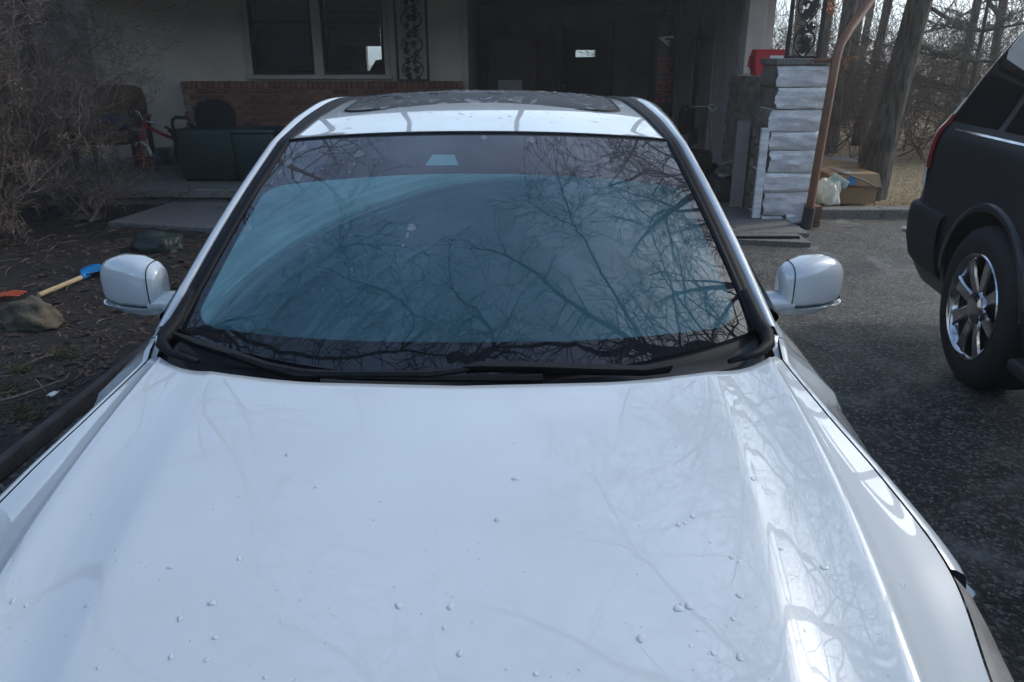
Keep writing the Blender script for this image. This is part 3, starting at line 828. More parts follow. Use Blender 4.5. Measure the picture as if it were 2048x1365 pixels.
def glass_pt(px, py):
    s_, t_ = 0.0, .5
    for _ in range(60):
        def pr(a, b):
            p = ws(a, b); d = p.y*_c + (EYE-p.z)*_s; return 1024 + FPX*p.x/d - px, 682.5 + FPX*((EYE-p.z)*_c - p.y*_s)/d - py
        e = pr(s_, t_); ea = pr(s_+1e-3, t_); eb = pr(s_, t_+1e-3)
        a11, a21 = (ea[0]-e[0])/1e-3, (ea[1]-e[1])/1e-3; a12, a22 = (eb[0]-e[0])/1e-3, (eb[1]-e[1])/1e-3
        det = a11*a22 - a12*a21; ds = (-e[0]*a22 + e[1]*a12)/det; dt = (-e[1]*a11 + e[0]*a21)/det
        s_ = max(-1.05, min(1.05, s_+ds*.7)); t_ = max(0, min(1, t_+dt*.7))
    return s_, t_
sm = MB()
for (x0_, y0_, r_, tail) in ((605,297,9,[(588,312,3),(580,322,2)]),(576,327,9,[(560,345,4),(545,365,3),(528,388,2)]),(718,309,9,[(708,328,3),(700,346,2)]),(597,356,9,[]),(498,459,9,[(486,476,4),(470,496,2)]),(823,456,8,[(815,472,3),(806,492,2)]),(1062,280,8,[]),(968,276,6,[]),(1335,287,6,[])):
    for k_, (cx_, cy_, rr_) in enumerate([(x0_, y0_, r_)] + tail):
        s_, t_ = glass_pt(cx_, cy_); base_ = ws(s_, t_); tu = (ws(s_+.01, t_)-ws(s_-.01, t_)).normalized(); tv = (ws(s_, min(t_+.01,1))-ws(s_, t_-.01)).normalized(); nn = tu.cross(tv); nn = nn if nn.z > 0 else -nn
        d_ = (base_ - Vector((0,0,EYE))).length/FPX; ra = rr_*d_
        ph0 = rng.uniform(0, 6.28)
        sm.poly([base_ + nn*.0009 + tu*ra*math.cos(a_)*(1+.15*math.sin(3*a_+ph0)) + tv*ra*1.5*math.sin(a_)*(1+.12*math.sin(2*a_+ph0))*(1.8 if k_ else 1) for a_ in np.linspace(0, 2*math.pi, 19)[:-1]])
tag(sm.build('dried_drips', M['smear'], windshield), kind='stuff')

# ------------------------------------------------------------------ ground
def ground_material(name, base, spread, speck, stain=0.0, cracks=False, bump=.6, rough=.8, bscale=90):
    m = bpy.data.materials.new(name); m.use_nodes = True
    nt = m.node_tree; N = nt.nodes; L = nt.links; b = N['Principled BSDF']
    tc = N.new('ShaderNodeTexCoord'); co = tc.outputs['Object']
    def nz(scale, detail=4, dist=0.0):
        n = N.new('ShaderNodeTexNoise'); n.inputs['Scale'].default_value = scale; n.inputs['Detail'].default_value = detail; n.inputs['Distortion'].default_value = dist
        L.new(co, n.inputs['Vector']); return n.outputs['Fac']
    def rng_(x, a, b_, c=0.0, d=1.0):
        n = N.new('ShaderNodeMapRange'); L.new(x, n.inputs[0]); n.inputs[1].default_value = a; n.inputs[2].default_value = b_; n.inputs[3].default_value = c; n.inputs[4].default_value = d; return n.outputs[0]
    def mix(f, a, c):
        n = N.new('ShaderNodeMix'); n.data_type = 'RGBA'; L.new(f, n.inputs[0])
        for i, v in ((6, a), (7, c)):
            if isinstance(v, tuple): n.inputs[i].default_value = (*v, 1)
            else: L.new(v, n.inputs[i])
        return n.outputs[2]
    c = mix(rng_(nz(1.3, 5), .3, .7), base, spread)
    v = N.new('ShaderNodeTexVoronoi'); v.inputs['Scale'].default_value = bscale; L.new(co, v.inputs['Vector'])
    sp = N.new('ShaderNodeSeparateColor'); L.new(v.outputs['Color'], sp.inputs[0])
    c = mix(rng_(sp.outputs[0], .55, 1.0), c, speck)
    c = mix(rng_(sp.outputs[1], .75, .9), c, tuple(x*.35 for x in base))
    if stain:
        c = mix(rng_(nz(2.1, 7, .8), .58, .74, 0, stain), c, (.34,.335,.32))
    h = N.new('ShaderNodeMath'); h.operation = 'MULTIPLY_ADD'; L.new(v.outputs['Distance'], h.inputs[0]); h.inputs[1].default_value = -.6
    L.new(nz(220, 3), h.inputs[2]); hh = h.outputs[0]
    if cracks:
        v2 = N.new('ShaderNodeTexVoronoi'); v2.feature = 'DISTANCE_TO_EDGE'; v2.inputs['Scale'].default_value = .55
        wob = N.new('ShaderNodeTexNoise'); wob.inputs['Scale'].default_value = 2.4; wob.inputs['Detail'].default_value = 6; L.new(co, wob.inputs['Vector'])
        ad = N.new('ShaderNodeVectorMath'); ad.operation = 'MULTIPLY_ADD'; L.new(wob.outputs['Color'], ad.inputs[0]); ad.inputs[1].default_value = (.9,.9,.9); L.new(co, ad.inputs[2])
        L.new(ad.outputs[0], v2.inputs['Vector'])
        ck = rng_(v2.outputs['Distance'], .0, .008, 0, 1)
        c = mix(ck, (.010,.010,.010), c)
    L.new(c, b.inputs['Base Color'])
    b.inputs['Roughness'].default_value = rough
    L.new(rng_(nz(3.0, 4), .35, .7, rough-.25, rough+.1), b.inputs['Roughness'])
    bp = N.new('ShaderNodeBump'); bp.inputs['Strength'].default_value = bump; bp.inputs['Distance'].default_value = .012; L.new(hh, bp.inputs['Height']); L.new(bp.outputs[0], b.inputs['Normal'])
    return m
M['asphalt'] = ground_material('asphalt', (.034,.031,.028), (.056,.050,.043), (.25,.235,.21), stain=.75, cracks=True, bump=1.0, rough=.6, bscale=75)
M['soil'] = ground_material('dark_mulch_soil', (.008,.005,.0035), (.013,.008,.005), (.022,.013,.008), bump=1.0, rough=.8, bscale=45)
M['grass_dry'] = ground_material('dry_grass', (.30,.22,.115), (.22,.165,.085), (.40,.31,.18), bump=.8, rough=.9, bscale=30)
M['concrete'] = ground_material('weathered_concrete', (.13,.125,.115), (.19,.18,.165), (.24,.23,.21), stain=.2, cracks=True, bump=.25, rough=.8, bscale=140)

def fbm(x, y, k): return mnoise.noise(Vector((x*k, y*k, .3)))
lawn = MB().quadgrid([[(x, y, -.03 + .02*fbm(x,y,.4) + (.10 if y > 8.3 and x > 3.0 else 0)) for x in list(np.linspace(-120,-20,5))+list(np.linspace(-18,40,60))+list(np.linspace(50,120,5))] for y in list(np.linspace(-120,-20,5))+list(np.linspace(-18,40,60))+list(np.linspace(50,120,5))]).build('lawn', M['grass_dry'], None, smooth=True)
tag(lawn, kind='structure')
M['bank'] = ground_material('wooded_bank', (.014,.011,.008), (.024,.018,.012), (.034,.025,.017), bump=1.0, rough=.95, bscale=6)
def bank_h(a): return 7.0 + 1.2*mnoise.noise(Vector((a*3, 1, 0)))
rows = []
for k, (d_, f_) in enumerate(((17,0.0),(18.5,.35),(20,.7),(23,.95),(28,1.05),(60,1.1))):
    rows.append([(-1.0 + d_*1.15*math.sin(a), 2 + d_*math.cos(a), -.06 + f_*bank_h(a) + (.25*mnoise.noise(Vector((a*9, d_, 2))) if k else 0)) for a in np.linspace(R(-22), R(-235), 110)])
bank = MB().quadgrid(rows).build('wooded_bank', M['bank'], None, smooth=True); tag(bank, kind='structure')
drive = MB().quadgrid([[(x, y, .004 + .008*fbm(x,y,.6) + .03*max(0,(abs(x)-6)/6)) for x in np.linspace(-2.03,7.5,60)] for y in np.linspace(-14,7.86,120)]).build('driveway', M['asphalt'], None, smooth=True)
tag(drive, kind='structure')
bed = MB().quadgrid([[(x, y, .02 + .03*fbm(x,y,1.6) + .016*fbm(x,y,6.0) + .008*fbm(x,y,17)) for x in np.linspace(-9,-2.085,150)] for y in np.linspace(-3,8.56,240)]).build('garden_bed', M['soil'], None, smooth=True)
tag(bed, kind='structure')
def bed_z(x, y): return .02 + .03*fbm(x,y,1.6) + .016*fbm(x,y,6.0) + .008*fbm(x,y,17)
M['edging'] = material('black_edging', (.05,.042,.038), rough=.7, bump=.3, bscale=40, var=.4, scale=12)
eg = MB().quadgrid([[(-2.04+.01*fbm(1,y,.8), y, 0), (-2.05+.01*fbm(1,y,.8), y, .055), (-2.06+.01*fbm(1,y,.8), y, .065), (-2.095+.012*fbm(3,y,.9), y, .06), (-2.105+.01*fbm(1,y,.8), y, .0)] for y in np.linspace(-3,6.8,60)]).build('edging_strip', M['edging'], None, smooth=True)
tag(eg, 'dark edging strip between the dirt bed and the asphalt beside the white car', 'edging')

# chips, bark and litter on the bed
rng = random.Random(11)
M['chip'] = material('bark_chip', (.085,.052,.032), rough=.8, var=.5, scale=60, col2=(.008,.005,.004))
mbc = MB()
for _ in range(16000):
    y = 1.2 + 7.3*rng.random()**1.1; x = -2.16 - rng.random()*(1.2+y*.75)
    z = bed_z(x, y) + .004; a = rng.uniform(0, 6.28); l = rng.uniform(.008,.035); w = l*rng.uniform(.15,.5); tl = rng.uniform(-.5,.5)
    d = Vector((math.cos(a), math.sin(a), tl*.6)).normalized(); sd = Vector((-d.y, d.x, rng.uniform(-.5,.5))).normalized(); up = d.cross(sd)
    p = Vector((x, y, z))
    mbc.poly([p-d*l-sd*w, p+d*l-sd*w*.6, p+d*l*.9+sd*w, p-d*l*.8+sd*w*.8])
tag(mbc.build('bark_litter', M['chip'], None), 'brown bark chips and dead leaf litter covering the bed', 'litter', kind='stuff')
M['straw'] = material('pale_straw', (.26,.21,.13), rough=.8, var=.5, scale=2)
mbc = MB()
for _ in range(650):
    y = 1.8 + 6*rng.random(); x = -2.2 - rng.random()*(1.0+y*.6); a = rng.uniform(0,6.28); l = rng.uniform(.02,.09); p = Vector((x,y,bed_z(x,y)+.012)); d = Vector((math.cos(a),math.sin(a),rng.uniform(-.15,.25)))
    mbc.tube([p-d*l, p+Vector((0,0,.006)), p+d*l], rng.uniform(.0008,.0022), 3, cap=False)
tag(mbc.build('dry_stalks', M['straw'], None), 'thin pale dry stalks scattered over the dark bed', 'litter', kind='stuff')
# loose grit on the driveway
M['grit'] = material('grit', (.34,.33,.31), rough=.7)
mbc = MB()
for _ in range(9000):
    y = 1.0 + 6.3*rng.random(); x = .95 + rng.random()*(1.0+y*.32); r_ = rng.choice((.0015,.002,.002,.003,.003,.004,.006))
    p = Vector((x, y, .006+.008*fbm(x,y,.6)))
    mbc.poly([p+Vector((r_,0,0)), p+Vector((0,r_,0)), p+Vector((0,0,r_))]); mbc.poly([p+Vector((-r_,0,0)), p+Vector((0,0,r_)), p+Vector((0,r_,0))]); mbc.poly([p+Vector((0,-r_,0)), p+Vector((0,0,r_)), p+Vector((-r_,0,0))]); mbc.poly([p+Vector((0,-r_,0)), p+Vector((r_,0,0)), p+Vector((0,0,r_))])
tag(mbc.build('loose_grit', M['grit'], None), 'fine loose grit lying on the asphalt beside the car', 'grit', kind='stuff')

def rock(name, label, c, size, seed, mat, group=None, rough=.35):
    bm = bmesh.new(); bmesh.ops.create_icosphere(bm, subdivisions=4, radius=1.0)
    o = Vector((seed*3.7, seed*1.3, seed))
    for v in bm.verts:
        d = v.co.normalized(); n = mnoise.noise(d*1.6+o)*.9 + mnoise.noise(d*3.7+o)*.45 + mnoise.noise(d*9+o)*.14
        v.co = d*(1+n*rough); v.co = Vector((v.co.x*size[0], v.co.y*size[1], v.co.z*size[2]))
        if v.co.z < -.25*size[2]: v.co.z = -.25*size[2]
    me = bpy.data.meshes.new(name); bm.to_mesh(me); bm.free(); me.shade_smooth(); me.materials.append(mat)
    ob = bpy.data.objects.new(name, me); COL.objects.link(ob); ob.location = (c[0], c[1], c[2]+.22*size[2])
    return tag(ob, label, 'rock', group)
M['rock'] = material('mossy_rock', (.13,.105,.072), rough=.9, bump=.8, bscale=30, col2=(.05,.042,.030), scale=7)
p = at_height(72, 655, 0); rock('rock', 'lumpy brown rock lying below the small wooden handle in the bed', (p.x, p.y, .02), (.16,.13,.13), 2, M['rock'])
p = at_height(165, 440, 0); rock('rock', 'low half-buried stone in the shade in front of the walk slab', (p.x, p.y, .01), (.22,.12,.05), 5, M['rock'])

# toy spade and orange fork left in the bed
M['wood'] = material('pale_wood', (.50,.36,.20), rough=.6, var=.25, scale=6, stretch=(1,1,8))
M['blue'] = material('blue_plastic', (.012,.17,.42), rough=.35)
M['orange'] = material('orange_plastic', (.55,.09,.03), rough=.45)
a = at_height(77, 591, .05); b = at_height(168, 553, .06); c = at_height(211, 534, .07)
sp = thing('toy_spade', 'small spade with blue blade and pale wooden handle lying in the bed', 'spade', (a.x, a.y, 0))
MB().tube([a, a.lerp(b,.5), b+(b-a)*.08], .017, 12).build('handle', M['wood'], sp, smooth=True, sharp=40)
d = (c-b).normalized(); sd = d.cross(Vector((0,0,1))).normalized()
ln = (c-b).length
rows = []
for t, w, h in ((0,.022,.0),(.12,.05,.004),(.3,.085,.006),(.7,.10,.003),(1.0,.095,0),(1.06,.06,-.004)):
    q = b + d*ln*t
    rows.append([q + sd*w*k + Vector((0,0,h+.016*abs(k)**2)) for k in (-1,-.6,-.2,.2,.6,1)])
MB().quadgrid(rows).build('blade', M['blue'], sp, smooth=True, solid=.005)
MB().tube([b-d*.03, b+d*.05], [.024,.020], 12).build('socket', M['blue'], sp, smooth=True, sharp=40)
a = at_height(0, 592, .04); b = at_height(47, 588, .05)
fk = thing('toy_rake', 'orange plastic toy fork at the left edge of the bed', 'toy fork', (a.x, a.y, 0))
d = (b-a).normalized(); sd = d.cross(Vector((0,0,1))).normalized()
for k in (-1, 0, 1):
    MB().tube([a+sd*.045*k, a+sd*.045*k+d*.07+Vector((0,0,.01)), a+sd*.045*k+d*.155], [.012,.010,.006], 6).build('tine', M['orange'], fk, smooth=True)
MB().tube([a-sd*.055, a+sd*.055], .013, 8).build('crossbar', M['orange'], fk, smooth=True)
MB().tube([a-d*.12, a], .013, 8).build('handle', M['orange'], fk, smooth=True)

# grass tufts
M['tuft'] = material('olive_grass', (.085,.085,.032), rough=.8, var=.5, scale=6)
for i, (px_, py_, w, lab) in enumerate(((133,712,.10,'olive grass tuft in the bed right of a thin pale stick'),(18,775,.13,'olive grass tuft at the left edge beneath the pale stick'),(38,735,.07,'small sparse grass tuft above the pale stick by the left edge'),(45,828,.12,'broad dull grass tuft near the bottom of the bed'))):
    p = at_height(px_, py_, .03); mt_ = MB()
    for _ in range(240):
        a = rng.uniform(0,6.28); r_ = w*rng.random()**.6; q = Vector((p.x+r_*math.cos(a), p.y+r_*math.sin(a)*.8, bed_z(p.x,p.y)-.005)); h = rng.uniform(.02,.05); l = Vector((rng.gauss(0,.02), rng.gauss(0,.02), h))
        sd = Vector((math.cos(a+1.5), math.sin(a+1.5), 0))*.0022
        mt_.poly([q-sd, q+sd, q+l*.6+sd*.6, q+l])
    tag(mt_.build('grass_tuft', M['tuft'], None), lab, 'grass tuft', 'grass tufts in the bed')
M['twig'] = material('grey_twig', (.17,.145,.12), rough=.85, var=.4, scale=20)
st = MB().tube([at_height(x, y, z) for x, y, z in ((-20,808,.04),(30,795,.045),(80,778,.05),(112,765,.055),(130,760,.05),(139,746,.06))], [.008,.007,.006,.005,.004,.002], 6)
tag(st.build('fallen_stick', M['twig'], None, smooth=True), 'thin pale stick lying across the dark bed between grass tufts', 'stick')
M['white_bit'] = material('white_scrap', (.7,.7,.68), rough=.7)
p = at_height(92, 793, .04)
tag(MB().quadgrid([[p+Vector((.012*i+.004*j, .02*j, .006*math.sin(i*2+j))) for i in range(3)] for j in range(4)]).build('paper_scrap', M['white_bit'], None, smooth=True, solid=.002), 'small white scrap on the dark soil under the stick', 'scrap')
M['bag_dark'] = material('dark_green_sack', (.010,.018,.016), rough=.55, bump=.4, bscale=18)
p = at_height(318, 505, 0); rock('garden_sack', 'dark green sack slumped at the near edge of the walk slab', (p.x, p.y, .02), (.20,.16,.14), 9, M['bag_dark'])['category'] = 'sack'

# walk slab and porch
def at_g(px, py, z=0.0): return at_height(px, py, z)
wk = [at_g(218,457), at_g(345,416), at_g(520,416), at_g(520,476)]
mbw = MB(); mbw.prism([(q.x, q.y) for q in wk], -.02, .065, 'z')
ws_o = mbw.build('walk_slab', M['concrete'], None, bevel=.008); tag(ws_o, kind='structure')

# ------------------------------------------------------------------ house
M['stucco'] = material('cream_stucco', (.68,.63,.55), rough=.9, bump=.5, bscale=160, var=.10, scale=2.2)
M['trimw'] = material('cream_trim', (.52,.49,.44), rough=.6, var=.12, scale=5)
M['brick'] = material('red_brick', (.22,.105,.070), rough=.9, bump=.5, bscale=70, var=.35, scale=9, obj_var=.3)
M['mortar'] = material('mortar', (.26,.24,.21), rough=.95, bump=.4, bscale=90)
M['glass'] = material('window_glass', (.9,.95,.95), rough=.01, trans=1.0, ior=1.03)
def pane_material():
    m = bpy.data.materials.new('window_pane'); m.use_nodes = True; nt = m.node_tree; nt.nodes.clear()
    o = nt.nodes.new('ShaderNodeOutputMaterial'); g = nt.nodes.new('ShaderNodeBsdfGlossy'); g.inputs['Roughness'].default_value = .01
    t = nt.nodes.new('ShaderNodeBsdfTransparent'); t.inputs[0].default_value = (.85,.9,.9,1); f = nt.nodes.new('ShaderNodeFresnel'); f.inputs[0].default_value = 1.45; mx = nt.nodes.new('ShaderNodeMixShader')
    nt.links.new(f.outputs[0], mx.inputs[0]); nt.links.new(t.outputs[0], mx.inputs[1]); nt.links.new(g.outputs[0], mx.inputs[2]); nt.links.new(mx.outputs[0], o.inputs[0]); return m
M['pane'] = pane_material()
M['iron'] = material('black_wrought_iron', (.012,.012,.013), rough=.5, bump=.2, bscale=60)
M['dark_wall'] = material('carport_panel', (.50,.45,.46), rough=.85, var=.2, scale=2, bump=.2, bscale=30)
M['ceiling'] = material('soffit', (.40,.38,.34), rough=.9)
M['roof'] = material('roof_shingle', (.07,.06,.055), rough=.95, bump=.6, bscale=20, var=.4, scale=6)
M['blind'] = material('dark_blind', (.10,.11,.11), rough=.8)
house = thing('house', 'single-storey cream house with brick base, shaded porch and open carport', 'house', (-1.5, 12, 0))
WY = 11.3
XL, XR = -5.75, -.62
WX0, WX1, WZ0, WZ1 = -3.585, -1.755, 1.325, 2.46
MB().box((XL,WY,.18),(WX0,WY+.2,2.46)).box((WX1,WY,.18),(XR,WY+.2,2.46)).box((WX0,WY,.18),(WX1,WY+.2,WZ0)).box((XL,WY+.2,.0),(XL+.2,17,2.46)).box((XR-.2,WY+.2,0),(XR,16.2,2.46)).build('front_wall', M['stucco'], house)
bw0, bw1 = (-4.3,-3.0), None
# back wall of the room with a window opening, back wall of the carport with a small pane
q = at_depth(752, 135, 16.1); bx0, bx1, bz0, bz1 = q.x-.16, q.x+.55, q.z-.14, q.z+.75
bk = MB().box((XL,16.0,0),(bx0,16.2,2.46)).box((bx1,16.0,0),(XR,16.2,2.46)).box((bx0,16.0,0),(bx1,16.2,bz0)).box((bx0,16.0,bz1),(bx1,16.2,2.46))
bk.build('back_wall', M['stucco'], house)
c0, c1 = at_depth(1151, 100.5, 16.0), at_depth(1191, 114.5, 16.0)
MB().box((XR,16.0,0),(c0.x,16.2,2.46)).box((c1.x,16.0,0),(3.2,16.2,2.46)).box((c0.x,16.0,0),(c1.x,16.2,c1.z)).box((c0.x,16.0,c0.z),(c1.x,16.2,2.46)).build('carport_back_wall', M['dark_wall'], house)
MB().box((2.75,9.35,0),(2.95,16.0,2.46)).build('carport_side_wall', M['dark_wall'], house)
for yy in np.arange(9.9, 15.9, 1.22): MB().box((2.728,yy,0.03),(2.749,yy+.05,2.46)).build('batten', M['dark_wall'], house)
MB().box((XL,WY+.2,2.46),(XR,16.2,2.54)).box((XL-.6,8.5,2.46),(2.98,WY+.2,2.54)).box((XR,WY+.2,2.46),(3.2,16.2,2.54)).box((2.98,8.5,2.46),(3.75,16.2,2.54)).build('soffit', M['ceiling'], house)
rp = [(8.35,2.545),(12.6,3.55),(17.2,2.545),(17.2,2.62),(12.6,3.68),(8.35,2.62)]
MB().prism(rp, XL-.75, 3.8, 'x').build('roof', M['roof'], house)
MB().box((XL-.75,8.33,2.46),(3.8,8.49,2.64)).build('fascia', M['trimw'], house)
MB().box((XL-.7,8.20,2.52),(3.8,8.325,2.63)).build('gutter', material('brown_gutter', (.10,.045,.025), rough=.5), house, bevel=.02)
MB().box((XL-.5,8.52,.10),(-.95,WY,.20)).build('porch_slab', M['concrete'], house, bevel=.012)
MB().box((XL-.5,8.58,-.05),(-.95,WY,.097)).build('porch_riser', M['concrete'], house)
MB().box((-.94,7.0,-.05),(2.75,16.0,.05)).build('carport_floor', M['concrete'], house, bevel=.01)
pts = [at_g(1440,463,.045), at_g(1440,478,.045), at_g(1622,486,.045), at_g(1575,452,.045)]
MB().prism([(q.x,q.y) for q in pts], -.03, .045, 'z').build('apron', M['concrete'], house)
p0, p1 = at_g(1470,474,.06), at_g(1600,475,.06)
MB().box((p0.x-2.0, p0.y-.02, .046),(p1.x, p0.y+.02, .065)).build('threshold_strip', M['trim'], house)
# corner boards
MB().box((XL-.02,WY-.02,.2),(XL+.06,WY-.002,2.44)).build('corner_board', M['trimw'], house)
MB().box((XR-.07,WY-.02,.2),(XR+.015,WY-.002,2.44)).build('corner_board', M['trimw'], house)
# window: casing, two sashes
xm0, xm1 = at_depth(627,100,WY).x, at_depth(645,100,WY).x
win = bpy.data.objects.new('window', None); COL.objects.link(win); win.parent = house; win['_o'] = tuple(house['_o'])
for a_, b_ in ((WX0-.07, WX0), (WX1, WX1+.07), (xm0, xm1)): MB().box((a_,WY-.03,WZ0),(b_,WY+.06,WZ1)).build('casing', M['trimw'], win, bevel=.006)
MB().box((WX0-.10,WY-.07,WZ0-.06),(WX1+.10,WY+.05,WZ0)).build('sill', M['trimw'], win, bevel=.008)
for k, (a, b) in enumerate(((WX0, xm0), (xm1, WX1))):
    MB().box((a,WY+.02,WZ0),(a+.045,WY+.06,WZ1)).box((b-.045,WY+.02,WZ0),(b,WY+.06,WZ1)).box((a+.045,WY+.02,WZ0),(b-.045,WY+.06,WZ0+.05)).box((a+.045,WY+.015,1.98),(b-.045,WY+.055,2.02)).build('sash', M['suv_plastic'], win)
    MB().box((a+.045,WY+.035,WZ0+.05),(b-.045,WY+.041,1.98)).build('pane', M['pane'], win)
    MB().box((a+.045,WY+.042,2.02),(b-.045,WY+.048,2.44)).build('pane', M['pane'], win)
    zb = WZ0+.06 if k == 0 else at_depth(700,93,WY).z
    nsl = int((2.43-zb)/.035)
    tag(MB().quadgrid([[(a+.06, WY+.10+.012*(i%2), zb+.035*i), (b-.06, WY+.10+.012*(i%2), zb+.035*i)] for i in range(nsl+1)]).build('blind', M['blind'], win))
# things seen through the right sash
lp = thing('table_lamp', 'dim lamp with a pale shade behind the right window pane', 'lamp', (-2.30, 12.2, .2))
MB().lathe([(.13,1.25),(.10,1.46)], 20, Matrix.Translation((-2.30,12.2,0)) @ Matrix.Rotation(R(-90),4,'Y')).build('lamp_shade', M['trimw'], lp, smooth=True)
MB().tube([(-2.30,12.2,.2),(-2.30,12.2,1.3)], .02, 8).build('stem', M['silver'], lp)
ch = thing('indoor_chair', 'dark high-backed chair seen through the right window pane', 'chair', (-2.0, 12.9, .2))
MB().quadgrid([[(-2.0+w*math.cos(a), 12.9+.06*math.sin(a), z) for a in np.linspace(0,2*math.pi,17)[:-1]] for z,w in ((.6,.25),(1.0,.27),(1.35,.25),(1.5,.15),(1.52,.02))], close_u=True).build('backrest', M['interior'], ch, smooth=True)
MB().box((-2.25,12.4,.55),(-1.75,12.95,.68)).build('seat', M['interior'], ch, bevel=.03)
for dx in (-.22,.22):
    for dy in (12.45,12.9): MB().box((-2.0+dx-.02,dy-.02,.2),(-2.0+dx+.02,dy+.02,.55)).build('leg', M['interior'], ch)
MB().box((XL+.2,WY+.2,0),(XR-.2,16.0,.2)).build('room_floor', M['interior'], house)

# brick base: single bricks with recessed mortar
bb0, bb1 = -4.52, -.70
bb = MB().box((bb0+.008,11.062,.2),(bb1-.008,WY-.001,1.145)).build('brick_base', M['mortar'], house)
src = MB().box((-.098,-.03,-.030),(.098,.02,.030)).build('brick', M['brick'], bb, bevel=.005, off=(0,0,0), bake=True)
cap = MB().box((-.034,-.045,-.05),(.034,.12,.045)).build('brick', M['brick'], bb, bevel=.005, off=(0,0,0), bake=True)
O = Vector(house['_o'])
first = True; rng = random.Random(3)
nb = 0
for r_ in range(13):
    z = 1.145 - .036 - .072*r_
    x = bb0 + .098 - (.104 if r_ % 2 else 0)
    while x < bb1 - .09 and nb < 235:
        if x > bb0 + .09:
            loc = Vector((x, 11.075+rng.uniform(-.004,.004), z)) - O
            if first: src.location = loc; first = False; o = src
            else: o = share('brick', src, bb, loc, (rng.uniform(-.01,.01),rng.uniform(-.008,.008),rng.uniform(-.01,.01)))
            nb += 1
        x += .208
x = bb0 + .03; first = True
while x < bb1:
    loc = Vector((x, 11.09, 1.197+rng.uniform(-.003,.003))) - O
    if first: cap.location = loc; first = False
    else: share('brick', cap, bb, loc, (0,rng.uniform(-.02,.02),rng.uniform(-.02,.02)))
    x += .0755

# ornamental iron panels
def iron_panel(name, label, x0, x1, y, z0, z1, seed, loc):
    t = thing(name, label, 'iron panel', loc)
    for x in (x0, x1): MB().box((x-.016,y-.016,z0),(x+.016,y+.016,z1)).build('post', M['iron'], t)
    for z in (z0+.012, z1-.012): MB().box((x0+.016,y-.008,z-.012),(x1-.016,y+.008,z+.012)).build('rail', M['iron'], t)
    r2 = random.Random(seed); w = (x1-x0)/2-.035; cx = (x0+x1)/2
    zz = z0+.03; sgn = 1; k = 0
    def stem(ph, amp):
        pts = []
        n_ = int((z1-z0)/.02)
        for i in range(n_+1):
            z = z0+.02 + (z1-z0-.04)*i/n_
            pts.append((cx + amp*math.sin((z-z0)*2*math.pi/.62+ph), y, z))
        return pts
    for ph in (0, math.pi): MB().tube(stem(ph, w*.82), .009, 6).build('vine', M['iron'], t, smooth=True)
    z = z0 + .06
    while z < z1-.06:
        for sg in (-1, 1):
            base = Vector((cx+sg*w*.35*r2.uniform(.3,1.3), y-.004, z+r2.uniform(-.03,.03)))
            a = r2.uniform(-.5,.5) + (0 if r2.random() < .5 else math.pi)
            # five-lobed leaf
            pts = []
            L_ = r2.uniform(.055,.075)
            for i in range(20):
                b = 2*math.pi*i/20; rr = L_*(.50+.36*abs(math.cos(2.5*b/1.0)))*(1.15 if math.cos(b) > .3 else .85)
                pts.append((base.x + rr*math.sin(b+a)*.8, base.z + rr*math.cos(b+a)))
            MB().prism(pts, y-.012, y-.004, 'y').build('leaf', M['iron'], t)
            MB().tube([base, base+Vector((-sg*.03,.003,.03)), Vector((cx+sg*w*.8, y, base.z+.06))], .005, 4).build('tendril', M['iron'], t)
        z += .105
    return t
a, b = at_depth(797,167,11.12), at_depth(853,167,11.12)
iron_panel('iron_post', 'black wrought iron leaf-scroll porch post right of the house window', a.x, b.x+.03, 11.12, 1.245, 2.45, 5, (a.x, 11.12, 1.245))

# stone pillar at the carport corner: one block per course
M['white_stone'] = material('white_painted_stone', (.80,.79,.78), rough=.85, bump=.9, bscale=34, var=.25, scale=7, stretch=(1,1,3))
M['brown_stone'] = material('bare_brown_stone', (.17,.145,.115), rough=.95, bump=.8, bscale=30, var=.4, scale=6)
def stone_block(name, lo, hi, parent, seed, painted=True):
    bm = bmesh.new(); bmesh.ops.create_cube(bm, size=1.0)
    bmesh.ops.subdivide_edges(bm, edges=bm.edges, cuts=9, use_grid_fill=True)
    o = Vector((seed*2.1, seed*.7, 0)); lo = Vector(lo); hi = Vector(hi); sz = hi-lo; c = (lo+hi)/2
    for v in bm.verts:
        p = Vector((c.x+v.co.x*sz.x, c.y+v.co.y*sz.y, c.z+v.co.z*sz.z))
        n = mnoise.noise(Vector((p.x*6,p.y*6,p.z*16))+o)*.020 + mnoise.noise(Vector((p.x*16,p.y*16,p.z*40))+o)*.010
        edge = max(abs(v.co.z)*2-.6, 0)/.4
        edx = max(abs(v.co.x)*2-.75, 0)/.25
        if v.co.y < -.49: p.y += n - .010*(1-edge) + .009*edge**4 + .006*edx
        if abs(v.co.x) > .49: p.x += math.copysign(1, v.co.x)*(n - .006*edge**4)
        p.z += mnoise.noise(p*5+o)*.006
        v.co = p - Vector(parent['_o'])
    me = bpy.data.meshes.new(name); bm.normal_update()
    for f in bm.faces: f.material_index = 1 if (f.normal.x < -.6 or not painted) else 0
    bm.to_mesh(me); bm.free(); me.materials.append(M['white_stone']); me.materials.append(M['brown_stone']); me.shade_smooth(); me.set_sharp_from_angle(angle=R(35))
    ob = bpy.data.objects.new(name, me); COL.objects.link(ob); ob.parent = parent; ob['_o'] = tuple(parent['_o']); return ob
pil = thing('stone_pillar', 'white painted rough stone pillar at the corner of the carport', 'pillar', (2.74,7.85,0))
MB().box((2.53,7.69,0),(2.955,8.1,1.50)).build('mortar_core', M['mortar'], pil)
zc_ = [0,.075,.315,.50,.715,.89,1.10,1.30,1.50]
